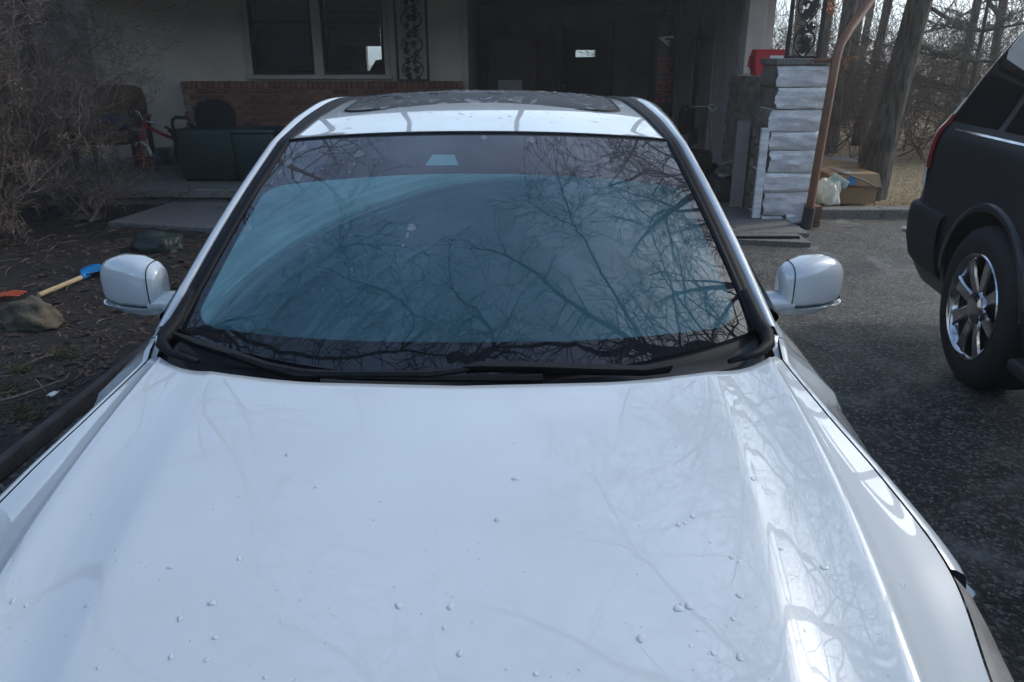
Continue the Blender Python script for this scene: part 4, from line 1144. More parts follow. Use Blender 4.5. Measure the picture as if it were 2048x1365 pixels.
for i in range(len(zc_)-1):
    if i == 0:
        stone_block('stone', (2.50,7.66,zc_[i]),(2.72,8.12,zc_[i+1]-.008), pil, i+20); stone_block('stone', (2.73,7.60,zc_[i]),(2.90,8.12,zc_[i+1]+.02), pil, i+31)
    else: stone_block('stone', (2.495+.018*math.sin(i*2.3),7.65+.012*math.sin(i*1.7),zc_[i]+.004),(2.985+.014*math.cos(i*3.1),8.12,zc_[i+1]-.004), pil, i)
MB().box((2.47,7.62,1.50),(3.01,8.15,1.555)).build('cap', M['concrete'], pil, bevel=.008)
kw = thing('knee_wall', 'low brown stone wall running back from the white pillar', 'wall', (2.72,8.7,0))
MB().box((2.52,8.14,.0),(2.95,9.33,1.38)).build('mortar_core', M['mortar'], kw)
for i in range(7):
    y = 8.125
    for j in range(3):
        l = (.42,.38,.38)[(i+j)%3]
        stone_block('stone', (2.49,y+.004,.197*i+.005),(2.97,min(y+l,9.34)-.004,.197*(i+1)-.005), kw, i*3+j+50, painted=False); y += l
post = MB().box((2.60,9.16,1.385),(2.80,9.33,2.455)).build('carport_post', M['trimw'], None, bevel=.006)
tag(post, 'pale beige timber post standing on the low wall behind the pillar', 'post')
iron_panel('iron_post', 'black wrought iron leaf-scroll panel standing on top of the white pillar', 2.63, 2.93, 7.85, 1.556, 2.45, 8, (2.78,7.85,1.556))
# red jug beside the panel
rj = thing('red_jug', 'red plastic jug with a white panel beside the iron panel', 'jug', (2.66, 8.6, 1.39))
MB().quadgrid([[(2.70+a_*w, 8.62+b_*.10, z) for a_, b_ in ((-1,-1),(1,-1),(1,1),(-1,1))] for z, w in ((1.385,.15),(1.52,.17),(1.62,.165),(1.64,.15))], close_u=True).poly([(2.70+a_*.15, 8.62+b_*.10, 1.64) for a_,b_ in ((-1,-1),(1,-1),(1,1),(-1,1))]).build('jug_body', material('red_plastic', (.50,.02,.035), rough=.4), rj, bevel=.012)
MB().box((2.68,8.512,1.44),(2.82,8.518,1.58)).build('white_panel', M['white_bit'], rj)
MB().tube([(2.55,8.62,1.60),(2.50,8.6,1.57),(2.49,8.6,1.48),(2.54,8.6,1.44)], .014, 8).build('handle', material('red_handle', (.35,.02,.03), rough=.4), rj, smooth=True)

# downspout with a diagonal leg
M['copper'] = material('brown_downspout', (.21,.085,.04), rough=.42, var=.3, scale=6, spec=.6)
pts = [at_depth(x, y, d_) for x, y, d_ in ((1612,457,7.40),(1619,420,7.40),(1645,270,7.40),(1672,120,7.40),(1680,90,7.42),(1700,58,7.50),(1738,5,7.66),(1775,-55,7.80))]
ds = thing('downspout', 'brown metal downspout with bent top and black foot beside the white pillar', 'downspout', (pts[0].x, 7.4, 0))
MB().tube(pts[1:], .040, 12).build('pipe', M['copper'], ds, smooth=True, sharp=40)
MB().tube([pts[0], pts[1]+Vector((0,0,.02))], .055, 12).build('drain_foot', M['suv_plastic'], ds, smooth=True, sharp=40)
q = pts[3]; MB().tube([q+Vector((-.16,.1,-.01)), q], .022, 8).build('bracket', M['copper'], ds, smooth=True)
br = thing('brick_stub', 'short stack of red bricks between pillar foot and downspout', 'bricks', (2.93,7.5,0))
for i in range(3): MB().box((2.905,7.46,.0+.07*i+.003),(3.02,7.64,.066+.07*i)).build('brick', M['brick'], br, bevel=.005)

# ------------------------------------------------------------------ things on the porch
M['bin_green'] = material('dark_green_plastic', (.010,.028,.028), rough=.5, bump=.15, bscale=40)
M['black_tube'] = material('black_tube', (.012,.012,.013), rough=.4)
def soft_box(mbx, x0, x1, y0, y1, z0, z1, taper=.85, r=.06):
    cx, cy = (x0+x1)/2, (y0+y1)/2; hx, hy = (x1-x0)/2, (y1-y0)/2
    rows = []
    for z, k in ((z0, taper-.06), (z0+.02, taper), (z0+(z1-z0)*.5, (1+taper)/2), (z1-.03, 1.0), (z1, .97), (z1+.005, .9), (z1+.005, .02)):
        rows.append([(cx+a*k, cy+b*k, z) for a, b in rrect(hx, hy, min(r, hx*.9, hy*.9), 4)])
    mbx.quadgrid(rows, close_u=True); mbx.poly([(cx+a*(taper-.06), cy+b*(taper-.06), z0) for a, b in rrect(hx, hy, min(r, hx*.9, hy*.9), 4)])
    return mbx
YB = 9.0
a0, a1 = at_depth(352, 362, YB), at_depth(470, 262, YB)
cart = thing('garden_cart', 'dark green wheeled bin with a tall black pull handle on the porch', 'bin', (a0.x+.3, YB, .2))
soft_box(MB(), a0.x, a1.x, YB, YB+.5, .23, a1.z, .86).build('bin_body', M['bin_green'], cart, smooth=True, sharp=45)
h = [at_depth(x, y, YB) for x, y in ((352,282),(345,250),(345,240),(352,235),(375,236),(381,241),(386,258))]
MB().tube(h, .020, 8).build('pull_handle', M['black_tube'], cart, smooth=True)
MB().tube([at_depth(349,285,YB), at_depth(336,316,YB)+Vector((0,.1,0))], .012, 6).build('strut', M['silver'], cart)
for x in (a0.x+.12, a1.x-.1): MB().lathe([(.001,-.02),(.05,-.02),(.05,.02),(.001,.02)], 16, Matrix.Translation((x, YB+.1, .25)) ).build('wheel', M['rubber'], cart)
b0, b1 = at_depth(472, 364, YB-.02), at_depth(546, 260, YB-.02)
bn = thing('storage_bin', 'dark green lidded bin right of the bin with a handle', 'bin', (b0.x+.25, YB, .2))
soft_box(MB(), b0.x-.02, b1.x, YB-.03, YB+.48, .20, b1.z-.05, .84).build('bin_body', M['bin_green'], bn, smooth=True, sharp=45)
soft_box(MB(), b0.x-.03, b1.x+.01, YB-.045, YB+.49, b1.z-.045, b1.z, .98).build('lid', M['bin_green'], bn, smooth=True, sharp=45)
c0_, c1_ = at_depth(391, 262, 9.75), at_depth(466, 200, 9.75)
M['black_cloth'] = material('black_cloth', (.010,.012,.014), rough=.9)
ch = thing('porch_chair', 'black chair with a rounded back behind the two green bins', 'chair', ((c0_.x+c1_.x)/2, 9.7, .2))
cxm = (c0_.x+c1_.x)/2; hw = (c1_.x-c0_.x)/2
MB().quadgrid([[(cxm+w*math.cos(t), 9.78+.05*math.sin(t), z) for t in np.linspace(0,2*math.pi,21)[:-1]] for z, w in ((.62,hw*.9),(.9,hw),(c1_.z-.12,hw*.97),(c1_.z-.04,hw*.75),(c1_.z,hw*.3),(c1_.z+.003,.01))], close_u=True).build('backrest', M['black_cloth'], ch, smooth=True)
MB().box((cxm-hw,9.45,.58),(cxm+hw,9.84,.66)).build('seat', M['black_cloth'], ch, bevel=.03)
for dx in (-.8,.8):
    for dy in (9.5,9.8): MB().box((cxm+dx*hw-.02,dy-.02,.2),(cxm+dx*hw+.02,dy+.02,.58)).build('leg', M['black_tube'], ch)

# tricycle
M['trike_red'] = material('red_trike', (.24,.012,.018), rough=.4)
TY = 10.0
def T(px, py, dy=0.0): return at_depth(px, py, TY+dy)
tk = thing('tricycle', 'red child tricycle with chrome handlebar beside the armchair on the porch', 'tricycle', (T(290,312).x, TY, .2))
hub = T(283, 288); hub.z = .2+.165
m_ = Matrix.Translation(hub) @ Matrix.Rotation(R(55), 4, 'Z')
fw = MB().lathe([(.145,-.022),(.162,-.02),(.167,0),(.162,.02),(.145,.022)], 28, m_).build('front_wheel', M['rubber'], tk, smooth=True)
MB().lathe([(.145,-.018),(.03,-.03),(.001,-.03)], 28, m_).lathe([(.145,.018),(.03,.03),(.001,.03)], 28, m_).build('hub_disc', M['trike_red'], fw, smooth=True)
hd = T(291, 240)
MB().tube([hub+Vector((-.04,0,0)), hub+Vector((-.035,0,.18)), hd], .016, 8).tube([hub+Vector((.04,0,0)), hub+Vector((.035,0,.18)), hd], .016, 8).build('fork', M['trike_red'], tk, smooth=True)
fd = [hub + m_.to_3x3() @ Vector((0, -.185*math.cos(t), .185*math.sin(t))) for t in np.linspace(.1, 2.4, 12)]
MB().tube(fd, .020, 6).build('mudguard', M['white_bit'], tk, smooth=True)
MB().tube([T(266,219), T(278,225), T(284,238), T(291,242), T(303,246), T(321,247), T(338,258)], .012, 8).build('handlebar', M['chrome'], tk, smooth=True)
for e in ((T(262,216), T(270,221)), (T(330,253), T(342,261))): MB().tube(e, .017, 8).build('grip', M['rubber'], tk, smooth=True)
MB().tube([hd+Vector((0,0,-.08)), hd+Vector((.15,.2,-.22)), hd+Vector((.25,.5,-.33))], .022, 8).build('frame', M['trike_red'], tk, smooth=True)
MB().ball(hd+Vector((.2,.38,-.17)), (.10,.13,.03), 12, 6).build('seat', M['trike_red'], tk, smooth=True)
for dx in (-.14,.34):
    c_ = Vector((hd.x+dx+.1, hd.y+.55, .2+.105))
    MB().lathe([(.001,-.02),(.085,-.02),(.105,-.015),(.105,.015),(.085,.02),(.001,.02)], 20, Matrix.Translation(c_) @ Matrix.Rotation(R(15),4,'Z')).build('rear_wheel', M['rubber'], tk, smooth=True, sharp=40)
# armchair with cushions
AY = 10.45
A0, A1 = at_depth(196, 165, AY), at_depth(262, 310, AY)
M['uphol'] = material('brown_upholstery', (.15,.10,.055), rough=.9, col2=(.035,.022,.018), scale=7, bump=.3, bscale=60)
ac = thing('armchair', 'brown patterned armchair against the cream wall at the back of the porch', 'armchair', (A0.x, AY, .2))
rows = []
for z, w, dy in ((.62,.34,.0),(.85,.36,.05),(1.05,.35,.09),(1.16,.30,.11),(1.20,.2,.12),(1.21,.02,.12)):
    rows.append([(A0.x+.08+w*math.cos(t), AY+.25+dy+.10*math.sin(t), z) for t in np.linspace(0,2*math.pi,25)[:-1]])
MB().quadgrid(rows, close_u=True).build('backrest', M['uphol'], ac, smooth=True)
MB().box((A0.x-.27,AY-.35,.50),(A0.x+.43,AY+.25,.66)).build('seat', M['uphol'], ac, bevel=.05)
for sx in (-.31,.47):
    MB().box((A0.x+sx-.035,AY-.35,.78),(A0.x+sx+.035,AY+.25,.84)).build('armrest', material('dark_wood',(.045,.022,.014),rough=.5), ac, bevel=.015)
    for dy in (-.30,.20): MB().box((A0.x+sx-.025,AY+dy-.025,.2),(A0.x+sx+.025,AY+dy+.025,.78)).build('leg', bpy.data.materials['dark_wood'], ac)
cu = at_depth(226, 215, AY-.15)
for nm, c_, sz, col, lab in (('cushion', (cu.x-.06, AY-.02, .76), (.24,.14,.10), (.015,.045,.12), 'blue cushion lying on the armchair seat'), ('cushion', (cu.x-.22, AY-.10, .70), (.15,.12,.07), (.16,.10,.07), 'tan cushion at the left of the armchair seat')):
    bm_ = MB().ball((0,0,0), sz, 18, 10).build(nm, material('fabric_%d' % int(col[2]*1000), col, rough=.9, bump=.3, bscale=50), None, smooth=True); bm_.location = c_
    tag(bm_, lab, 'cushion')
tc_ = at_depth(325, 300, 10.5)
tb = MB(); soft_box(tb, tc_.x-.16, tc_.x+.16, 10.5, 10.75, .2, .40, .9)
tag(tb.build('toy_tub', material('teal_tub',(.02,.09,.11),rough=.5), None, smooth=True, sharp=40), 'small teal tub on the porch between tricycle and handled bin', 'tub')

# ------------------------------------------------------------------ things in the carport
M['card'] = material('cardboard', (.30,.19,.10), rough=.85, var=.15, scale=4, bump=.1, bscale=80)
M['cab'] = material('grey_board', (.26,.235,.22), rough=.7, var=.12, scale=3)
k0, k1 = at_depth(976, 74, 13.6), at_depth(1060, 172, 13.6)
cab = thing('cabinet', 'tall grey cabinet with pale timber edge at the back of the carport', 'cabinet', ((k0.x+k1.x)/2, 13.6, .05))
MB().box((k0.x,13.6,.05),(k1.x,14.1,k0.z)).build('carcass', M['cab'], cab, bevel=.006)
xm_ = (k0.x+k1.x)/2
for a_, b_ in ((k0.x+.02, xm_-.004), (xm_+.004, k1.x-.02)):
    dr = MB().box((a_,13.582,.12),(b_,13.598,k0.z-.03)).build('door', M['cab'], cab)
for x_ in (xm_-.04, xm_+.04): MB().tube([(x_,13.57,.95),(x_,13.57,1.08)], .007, 6).build('handle', M['silver'], cab)
for px_, w_ in ((1064,.03),(1070,.035)): 
    q_ = at_depth(px_, 76, 13.55)
    tag(MB().box((q_.x-w_/2,13.5,.05),(q_.x+w_/2,13.56,q_.z)).build('timber_length', material('raw_timber_%d'%px_,(.36,.25,.15) if px_==1064 else (.42,.31,.20),rough=.8), None), ('darker' if px_==1064 else 'paler') + ' upright timber length leaning beside the grey cabinet', 'timber')
b_ = at_depth(1020, 160, 13.2)
wb = thing('white_carton', 'small pale carton on a stand before the grey cabinet', 'carton', (b_.x, 13.2, .05))
MB().box((b_.x-.21,13.0,b_.z-.35),(b_.x+.21,13.3,b_.z+.03)).build('carton_body', M['cab'], wb, bevel=.005)
MB().box((b_.x-.19,12.995,b_.z-.20),(b_.x+.19,12.9995,b_.z)).build('front_sheet', M['white_bit'], wb)
MB().box((b_.x-.2,13.02,.05),(b_.x+.2,13.28,b_.z-.352)).build('stand', M['cab'], wb)
# back door with its small pane
dr = thing('back_door', 'dark door with one small bright pane in the carport back wall', 'door', ((c0.x+c1.x)/2, 15.99, .05))
X0d, X1d = c0.x-.28, c1.x+.28
M['door'] = material('dark_door', (.16,.15,.16), rough=.6, var=.15, scale=3)
MB().box((X0d,15.95,.05),(c0.x,15.998,2.08)).box((c1.x,15.95,.05),(X1d,15.998,2.08)).box((c0.x,15.95,.05),(c1.x,15.998,c1.z)).box((c0.x,15.95,c0.z),(c1.x,15.998,2.08)).build('door_leaf', M['door'], dr)
MB().box((c0.x,15.97,c1.z),(c1.x,15.976,c0.z)).build('pane', M['pane'], dr)
for a_ in ((X0d-.07, X0d-.003), (X1d+.003, X1d+.07)): MB().box((a_[0],15.93,.05),(a_[1],15.999,2.16)).build('door_frame', M['cab'], dr)
MB().ball((X0d+.07,15.92,1.0), .03, 10, 6).build('knob', M['silver'], dr, smooth=True)
# punching bag
M['bag'] = material('black_vinyl', (.010,.010,.012), rough=.45, bump=.15, bscale=60)
gx = at_depth(1326, 100, 10.8).x; zt, zb = at_depth(1326, 30, 10.8).z, .75; rb_ = .172
pb = thing('punching_bag', 'tall black punching bag hanging on chains with red and white lettering', 'punching bag', (gx, 10.8, zb))
mZ = Matrix.Translation((gx,10.8,0)) @ Matrix.Rotation(R(-90),4,'Y')
MB().lathe([(.001,zb),(rb_*.8,zb+.005),(rb_,zb+.05),(rb_*1.015,zb+.5),(rb_,zt-.1),(rb_*.96,zt-.02),(rb_*.8,zt),(.001,zt+.005)], 40, mZ).build('bag_body', M['bag'], pb, smooth=True, sharp=50)
for k in range(4):
    t = k*math.pi/2+.6
    MB().tube([(gx+rb_*.8*math.cos(t),10.8+rb_*.8*math.sin(t),zt-.01),(gx,10.8,zt+.36)], .008, 5).build('chain', M['silver'], pb)
MB().tube([(gx,10.8,zt+.36),(gx,10.8,2.455)], .01, 6).build('chain', M['silver'], pb)
M['red_print'] = material('red_print', (.34,.03,.035), rough=.6)
M['white_print'] = material('white_print', (.55,.55,.56), rough=.6)
def wrap(name, verts2, faces, mat, parent, up0):
    """lay flat artwork (u across to the right, v up, metres) on the bag"""
    vv = []
    for u, v in verts2:
        t = u/rb_; vv.append((gx + (rb_*1.02+.004)*math.sin(t), 10.8 - (rb_*1.02+.004)*math.cos(t), up0+v))
    me = bpy.data.meshes.new(name); me.from_pydata([tuple(Vector(p)-Vector(parent['_o'])) for p in vv], [], faces); me.materials.append(mat)
    ob = bpy.data.objects.new(name, me); COL.objects.link(ob); ob.parent = parent; return ob
def flat_text(s):
    cu_ = bpy.data.curves.new('tmp_text', 'FONT'); cu_.body = s; cu_.size = 1.0; cu_.space_character = 1.08
    ob = bpy.data.objects.new('tmp_text', cu_); COL.objects.link(ob)
    dg = bpy.context.evaluated_depsgraph_get(); dg.update(); ev = ob.evaluated_get(dg); me = ev.to_mesh()
    V = [(v.co.x, v.co.y) for v in me.vertices]; F_ = [tuple(p.vertices) for p in me.polygons]
    bm_ = bmesh.new(); bm_.from_mesh(me); bmesh.ops.triangulate(bm_, faces=bm_.faces); bmesh.ops.subdivide_edges(bm_, edges=bm_.edges, cuts=2, use_grid_fill=True); bmesh.ops.triangulate(bm_, faces=bm_.faces)
    bm_.verts.index_update(); V = [(v.co.x, v.co.y) for v in bm_.verts]; F_ = [tuple(v.index for v in f.verts) for f in bm_.faces]; bm_.free()
    ev.to_mesh_clear(); bpy.data.objects.remove(ob); bpy.data.curves.remove(cu_)
    x0 = min(v[0] for v in V); x1 = max(v[0] for v in V); y0 = min(v[1] for v in V); y1 = max(v[1] for v in V)
    return [((x-x0)/(x1-x0), (y-y0)/(y1-y0)) for x, y in V], F_
V, F_ = flat_text('EVERLAST')
z0t, z1t = at_depth(1326, 204, 10.63).z, at_depth(1326, 112, 10.63).z
wrap('lettering', [(.11-.20*y, x*(z1t-z0t)) for x, y in V], F_, M['red_print'], pb, z0t)
zl = at_depth(1326, 81, 10.63).z
lg = [(-.10,.035),(.085,.055),(.115,.02),(.09,.02),(.082,.032),(-.02,.02),(-.005,.0),(.045,.004),(.058,-.014),(.01,-.018),(.025,-.038),(.055,-.03),(.03,-.075)]
bm_ = bmesh.new(); bm_.faces.new([bm_.verts.new((u, v, 0)) for u, v in lg]); bmesh.ops.triangulate(bm_, faces=bm_.faces); bmesh.ops.subdivide_edges(bm_, edges=bm_.edges, cuts=3, use_grid_fill=True); bmesh.ops.triangulate(bm_, faces=bm_.faces); bm_.verts.index_update()
wrap('emblem', [(v.co.x, v.co.y) for v in bm_.verts], [tuple(v.index for v in f.verts) for f in bm_.faces], M['white_print'], pb, zl); bm_.free()

# weight rack with bars and plates along the side wall
M['gym'] = material('gym_frame', (.014,.014,.016), rough=.45)
gy = 11.4
def G(px, py, y=gy): return at_depth(px, py, y)
gr = thing('weight_rack', 'black weight-lifting rack with angled bars along the carport side', 'weight rack', (G(1440,300).x, gy, .05))
for px_ in (1392, 1462):
    q_ = G(px_, 150); MB().box((q_.x-.03,gy-.03,.05),(q_.x+.03,gy+.03,2.15)).build('upright', M['gym'], gr)
    MB().box((q_.x-.03,gy-.5,.05),(q_.x+.03,gy+.5,.11)).build('foot', M['gym'], gr)
MB().tube([G(1386,74,11.3), G(1432,84,11.3), G(1455,97,11.3), G(1482,122,11.2)], .022, 8).build('angled_bar', M['gym'], gr, smooth=True)
MB().tube([G(1450,60,11.5), G(1475,15,11.6), G(1485,-20,11.6)], .022, 8).build('angled_bar', M['gym'], gr, smooth=True)
MB().tube([G(1362,214,11.2), G(1482,214,11.2)], .013, 8).build('barbell', M['silver'], gr, smooth=True)
for px_, py_, r_ in ((1365,240,.20),(1372,240,.20),(1390,272,.12)):
    q_ = G(px_, py_, 11.2); MB().lathe([(.02,-.02),(r_,-.02),(r_,.02),(.02,.02)], 28, Matrix.Translation(q_)).build('plate', M['rubber'], gr, smooth=True, sharp=40)
MB().box((G(1440,255).x-.12,gy-.9,.42),(G(1440,255).x+.12,gy+.1,.50)).build('bench', M['bag'], gr, bevel=.02)
for dy in (-.8,.0): MB().box((G(1440,255).x-.03,gy+dy-.03,.05),(G(1440,255).x+.03,gy+dy+.03,.42)).build('bench_leg', M['gym'], gr)
# shovel with a pale D-handle
SY = 10.2
sh = thing('shovel', 'shovel standing with its pale D-shaped handle up by the rack', 'shovel', (at_depth(1424,300,SY).x, SY, .05))
q0, q1 = at_depth(1425,223,SY), at_depth(1420,330,SY)
MB().tube([q0, q1], .016, 8).build('shaft', M['cab'], sh, smooth=True)
MB().tube([q0, q0+Vector((-.055,0,.05)), q0+Vector((-.05,0,.085)), q0+Vector((.05,0,.085)), q0+Vector((.055,0,.05)), q0], .012, 6).build('d_handle', M['white_bit'], sh, smooth=True)
MB().quadgrid([[(q1.x+w*k, SY+.02+.04*k*k, z) for k in (-1,-.5,0,.5,1)] for z, w in ((q1.z+.02,.07),(q1.z-.05,.12),(.25,.12),(.06,.05))]).build('blade', M['gym'], sh, smooth=True, solid=.004)
# tyres, black tote, broken broom and white board near the carport mouth
ty0 = at_depth(1462, 365, 9.4)
for i in range(2):
    ob = MB().lathe([(.20,-.10),(.22,-.11),(.30,-.10),(.33,-.06),(.335,0),(.33,.06),(.30,.10),(.22,.11),(.20,.10)], 36, Matrix.Translation((2.1, 9.55, .05+.115+.23*i)) @ Matrix.Rotation(R(90),4,'Y')).build('spare_tyre', M['rubber'], None, smooth=True, sharp=40)
    tag(ob, ('lower' if i == 0 else 'upper') + ' worn black tyre of the stack inside the carport mouth', 'tyre', 'stacked tyres')
tt0, tt1 = at_depth(1428, 432, 8.5), at_depth(1500, 362, 8.5)
tote = thing('black_tote', 'black plastic tote on the carport floor beside the low wall', 'tote', ((tt0.x+tt1.x)/2, 8.7, .05))
soft_box(MB(), tt0.x, tt1.x-.06, 8.5, 9.0, .052, tt1.z-.03, .88).build('tote_body', M['suv_plastic'], tote, smooth=True, sharp=45)
soft_box(MB(), tt0.x-.015, tt1.x-.045, 8.485, 9.015, tt1.z-.028, tt1.z, .99).build('lid', M['suv_plastic'], tote, smooth=True, sharp=45)
gl_ = at_depth(1448, 347, 8.6)
gw = MB().ball((0,0,0), (.05,.04,.022), 12, 8).ball((.05,.01,.012),(.03,.018,.014),10,6).ball((.045,-.025,.01),(.03,.014,.012),10,6).ball((-.02,.04,.012),(.028,.015,.013),10,6)
g_ = gw.build('work_glove', M['cab'], None, smooth=True); g_.location = (gl_.x, 8.65, tt1.z+.03); tag(g_, 'crumpled pale glove on the lid of the black tote', 'glove')
bm0, bm1 = at_depth(1437, 330, 8.7), at_depth(1494, 315, 8.7)
tag(MB().tube([bm0, bm1], .012, 8).build('broom_stick', M['cab'], None, smooth=True), 'pale stick resting level above the black tote', 'stick')
w0, w1 = at_depth(1512, 268, 8.05), at_depth(1516, 440, 7.75)
wbd = MB().box((2.40,7.62,.06),(2.475,7.66,.93)).build('white_board', M['white_stone'], None, bevel=.004); tag(wbd, 'narrow white board standing against the left side of the white pillar', 'board')
wbd2 = MB().box((2.33,8.2,.06),(2.46,8.24,.95)).build('grey_board', M['cab'], None, bevel=.004); tag(wbd2, 'grey board leaning on the low brown wall behind the pillar', 'board')

# ------------------------------------------------------------------ kerb, boxes and bin right of the pillar
cb = MB()
kerb = thing('kerb', 'weathered concrete kerb between driveway and dry grass', 'kerb', (4.8,7.95,0))
for i in range(4):
    x0_ = 3.06+1.15*i; MB().box((x0_,7.87,-.05),(x0_+1.14,8.07,.10+.004*(i%2))).build('kerb_stone', M['concrete'], kerb, bevel=.015)
BY = 8.25
bx = thing('cardboard_box', 'open brown cardboard box with blue label and black strap behind the kerb', 'box', (3.6, BY, .1))
P0, P1, P2, P3 = (at_depth(x, y, BY) for x, y in ((1648,425),(1740,430),(1762,357),(1652,337)))
zt_ = P3.z
MB().box((P0.x,BY,.09),(P2.x-.02,BY+.45,zt_-.06)).build('box_body', M['card'], bx)
MB().quadgrid([[(P0.x-.01,BY-.002,zt_-.06),(P2.x-.03,BY-.002,zt_-.06)],[(P0.x+.02,BY-.05,zt_-.16),(P2.x-.01,BY-.07,zt_-.19)]]).build('front_flap', M['card'], bx, solid=.006)
MB().quadgrid([[(P0.x,BY+.45,zt_-.06),(P2.x-.02,BY+.45,zt_-.06)],[(P0.x+.02,BY+.50,zt_+.05),(P2.x-.03,BY+.52,zt_-.01)]]).build('back_flap', M['card'], bx, solid=.006)
l0, l1 = at_depth(1697, 352, BY-.06), at_depth(1712, 372, BY-.06)
MB().quadgrid([[(l0.x,BY-.036,zt_-.085),(l1.x,BY-.037,zt_-.085)],[(l0.x,BY-.066,zt_-.165),(l1.x,BY-.067,zt_-.165)]]).build('blue_label', material('blue_print',(.03,.14,.34),rough=.4), bx)
MB().box((l0.x-.005,BY+.0,zt_-.059),(l1.x+.005,BY+.44,zt_-.055)).build('packing_tape', material('tape',(.42,.36,.28),rough=.25), bx)
MB().tube([at_depth(x, y, BY-.09) for x, y in ((1675,346),(1700,352),(1730,362),(1752,376))], .008, 6).build('strap', M['black_tube'], bx, smooth=True)
bg = MB()
M['plastic_bag'] = material('pale_plastic_bag', (.62,.60,.50), rough=.35, bump=.6, bscale=25)
p = at_depth(1660, 372, BY-.05); o_ = rock('plastic_bag', 'crumpled pale plastic bag slumped against the cardboard box', (p.x-.02, BY-.12, .12), (.12,.09,.22), 14, M['plastic_bag'], rough=.5); o_['category'] = 'bag'
e0 = at_depth(1678, 362, BY-.1)
rot_ = Matrix.Rotation(R(28),4,'Y')
tag(MB().cbox((e0.x,BY-.12,e0.z), (.20,.02,.085), rot=rot_).build('padded_envelope', material('green_envelope',(.55,.58,.55),rough=.5,col2=(.10,.28,.20),scale=9), None, bevel=.008), 'white and green envelope sticking out in front of the cardboard box', 'envelope')
tb0, tb1 = at_depth(1625, 312, 9.4), at_depth(1727, 330, 9.4)
tr = thing('dark_bin', 'dark lidded bin behind the cardboard box', 'bin', ((tb0.x+tb1.x)/2, 9.6, .07))
soft_box(MB(), tb0.x+.03, tb1.x-.03, 9.4, 9.85, .08, tb1.z-.03, .86).build('bin_body', M['suv_plastic'], tr, smooth=True, sharp=45)
soft_box(MB(), tb0.x, tb1.x, 9.37, 9.88, tb1.z-.025, tb1.z+.035, .97).build('lid', material('dark_blue_lid',(.018,.022,.028),rough=.35), tr, smooth=True, sharp=45)
p = at_height(1815, 462, .0); rock('crumpled_litter', 'crumpled white litter on the asphalt by the dark vehicle bumper', (p.x, p.y, .01), (.05,.035,.03), 21, M['white_bit'], rough=.5)['category'] = 'litter'

# ------------------------------------------------------------------ dark SUV at the right, nose towards the camera
YAW = R(8.0)
suv = thing('parked_suv', 'dark SUV parked at the right with chrome spoked wheel and red tail lamp', 'SUV', (3.108, 2.18, 0), -YAW, local=True)
fz = [.30,.36,.46,.62,.74,.79,.86,1.0,1.12,1.19,1.24,1.50,1.70,1.80,1.87,1.92,1.94]
fw = [.92,.95,.98,.995,.995,.992,.995,1.0,.99,.97,.94,.85,.775,.735,.68,.58,.45]
fr = [2.46,2.52,2.58,2.60,2.59,2.53,2.50,2.48,2.465,2.455,2.43,2.27,2.13,2.05,1.95,1.82,1.65]
ff = [-2.40,-2.46,-2.52,-2.55,-2.55,-2.54,-2.53,-2.50,-2.38,-1.35,-1.25,-.95,-.70,-.58,-.45,-.30,-.10]
fc = [.22,.24,.26,.27,.27,.25,.24,.23,.22,.22,.21,.20,.19,.19,.18,.18,.18]
S_w, S_r, S_f, S_c = (curve(fz, k) for k in (fw, fr, ff, fc))
NF, NC, NR = 44, 9, 12
def suv_pt(j, z, g=0.0):
    """j runs: left flank front->rear, rear corner, rear face, corner, right flank rear->front"""
    w, yr, yf, r_ = S_w(z)+g, S_r(z)+g, S_f(z), S_c(z)
    if j <= NF:
        return Vector((-w, yf+.25 + (yr-r_-yf-.25)*j/NF, z))
    j -= NF
    if j <= NC:
        a = math.pi*.5*j/NC; return Vector((-w+r_-r_*math.cos(a), yr-r_+r_*math.sin(a), z))
    j -= NC
    if j <= NR: return Vector((-w+r_+(2*w-2*r_)*j/NR, yr, z))
    j -= NR
    if j <= NC:
        a = math.pi*.5*(1-j/NC); return Vector((w-r_+r_*math.cos(a), yr-r_+r_*math.sin(a), z))
    j -= NC
    return Vector((w, yr-r_ + (yf+.25-yr+r_)*j/NF, z))
TOT = NF+NC+NR+NC+NF
def front_arc(z):
    w, yf = S_w(z), S_f(z)
    return [Vector((w*math.cos(a)**.5 if math.cos(a) > 0 else -w*abs(math.cos(a))**.5, yf+.25-.25*math.sin(a), z)) for a in np.linspace(0, math.pi, 17)[1:-1]]
zs = [.30,.36,.42,.46,.52,.58,.62,.68,.74,.79,.86,.93,1.0,1.06,1.12,1.155,1.19,1.24,1.32,1.42,1.50,1.60,1.70,1.76,1.80,1.84,1.87,1.90,1.92,1.94]
mbs = MB()
mbs.quadgrid([[suv_pt(j, z) for j in range(TOT+1)] + front_arc(z) for z in zs], close_u=True)
mbs.poly([suv_pt(j, zs[0]) for j in range(TOT+1)] + front_arc(zs[0])); mbs.poly([suv_pt(j, zs[-1]) for j in range(TOT+1)] + front_arc(zs[-1]))
body = mbs.build('body', M['suv'], suv, smooth=True, sharp=45, weld=True)
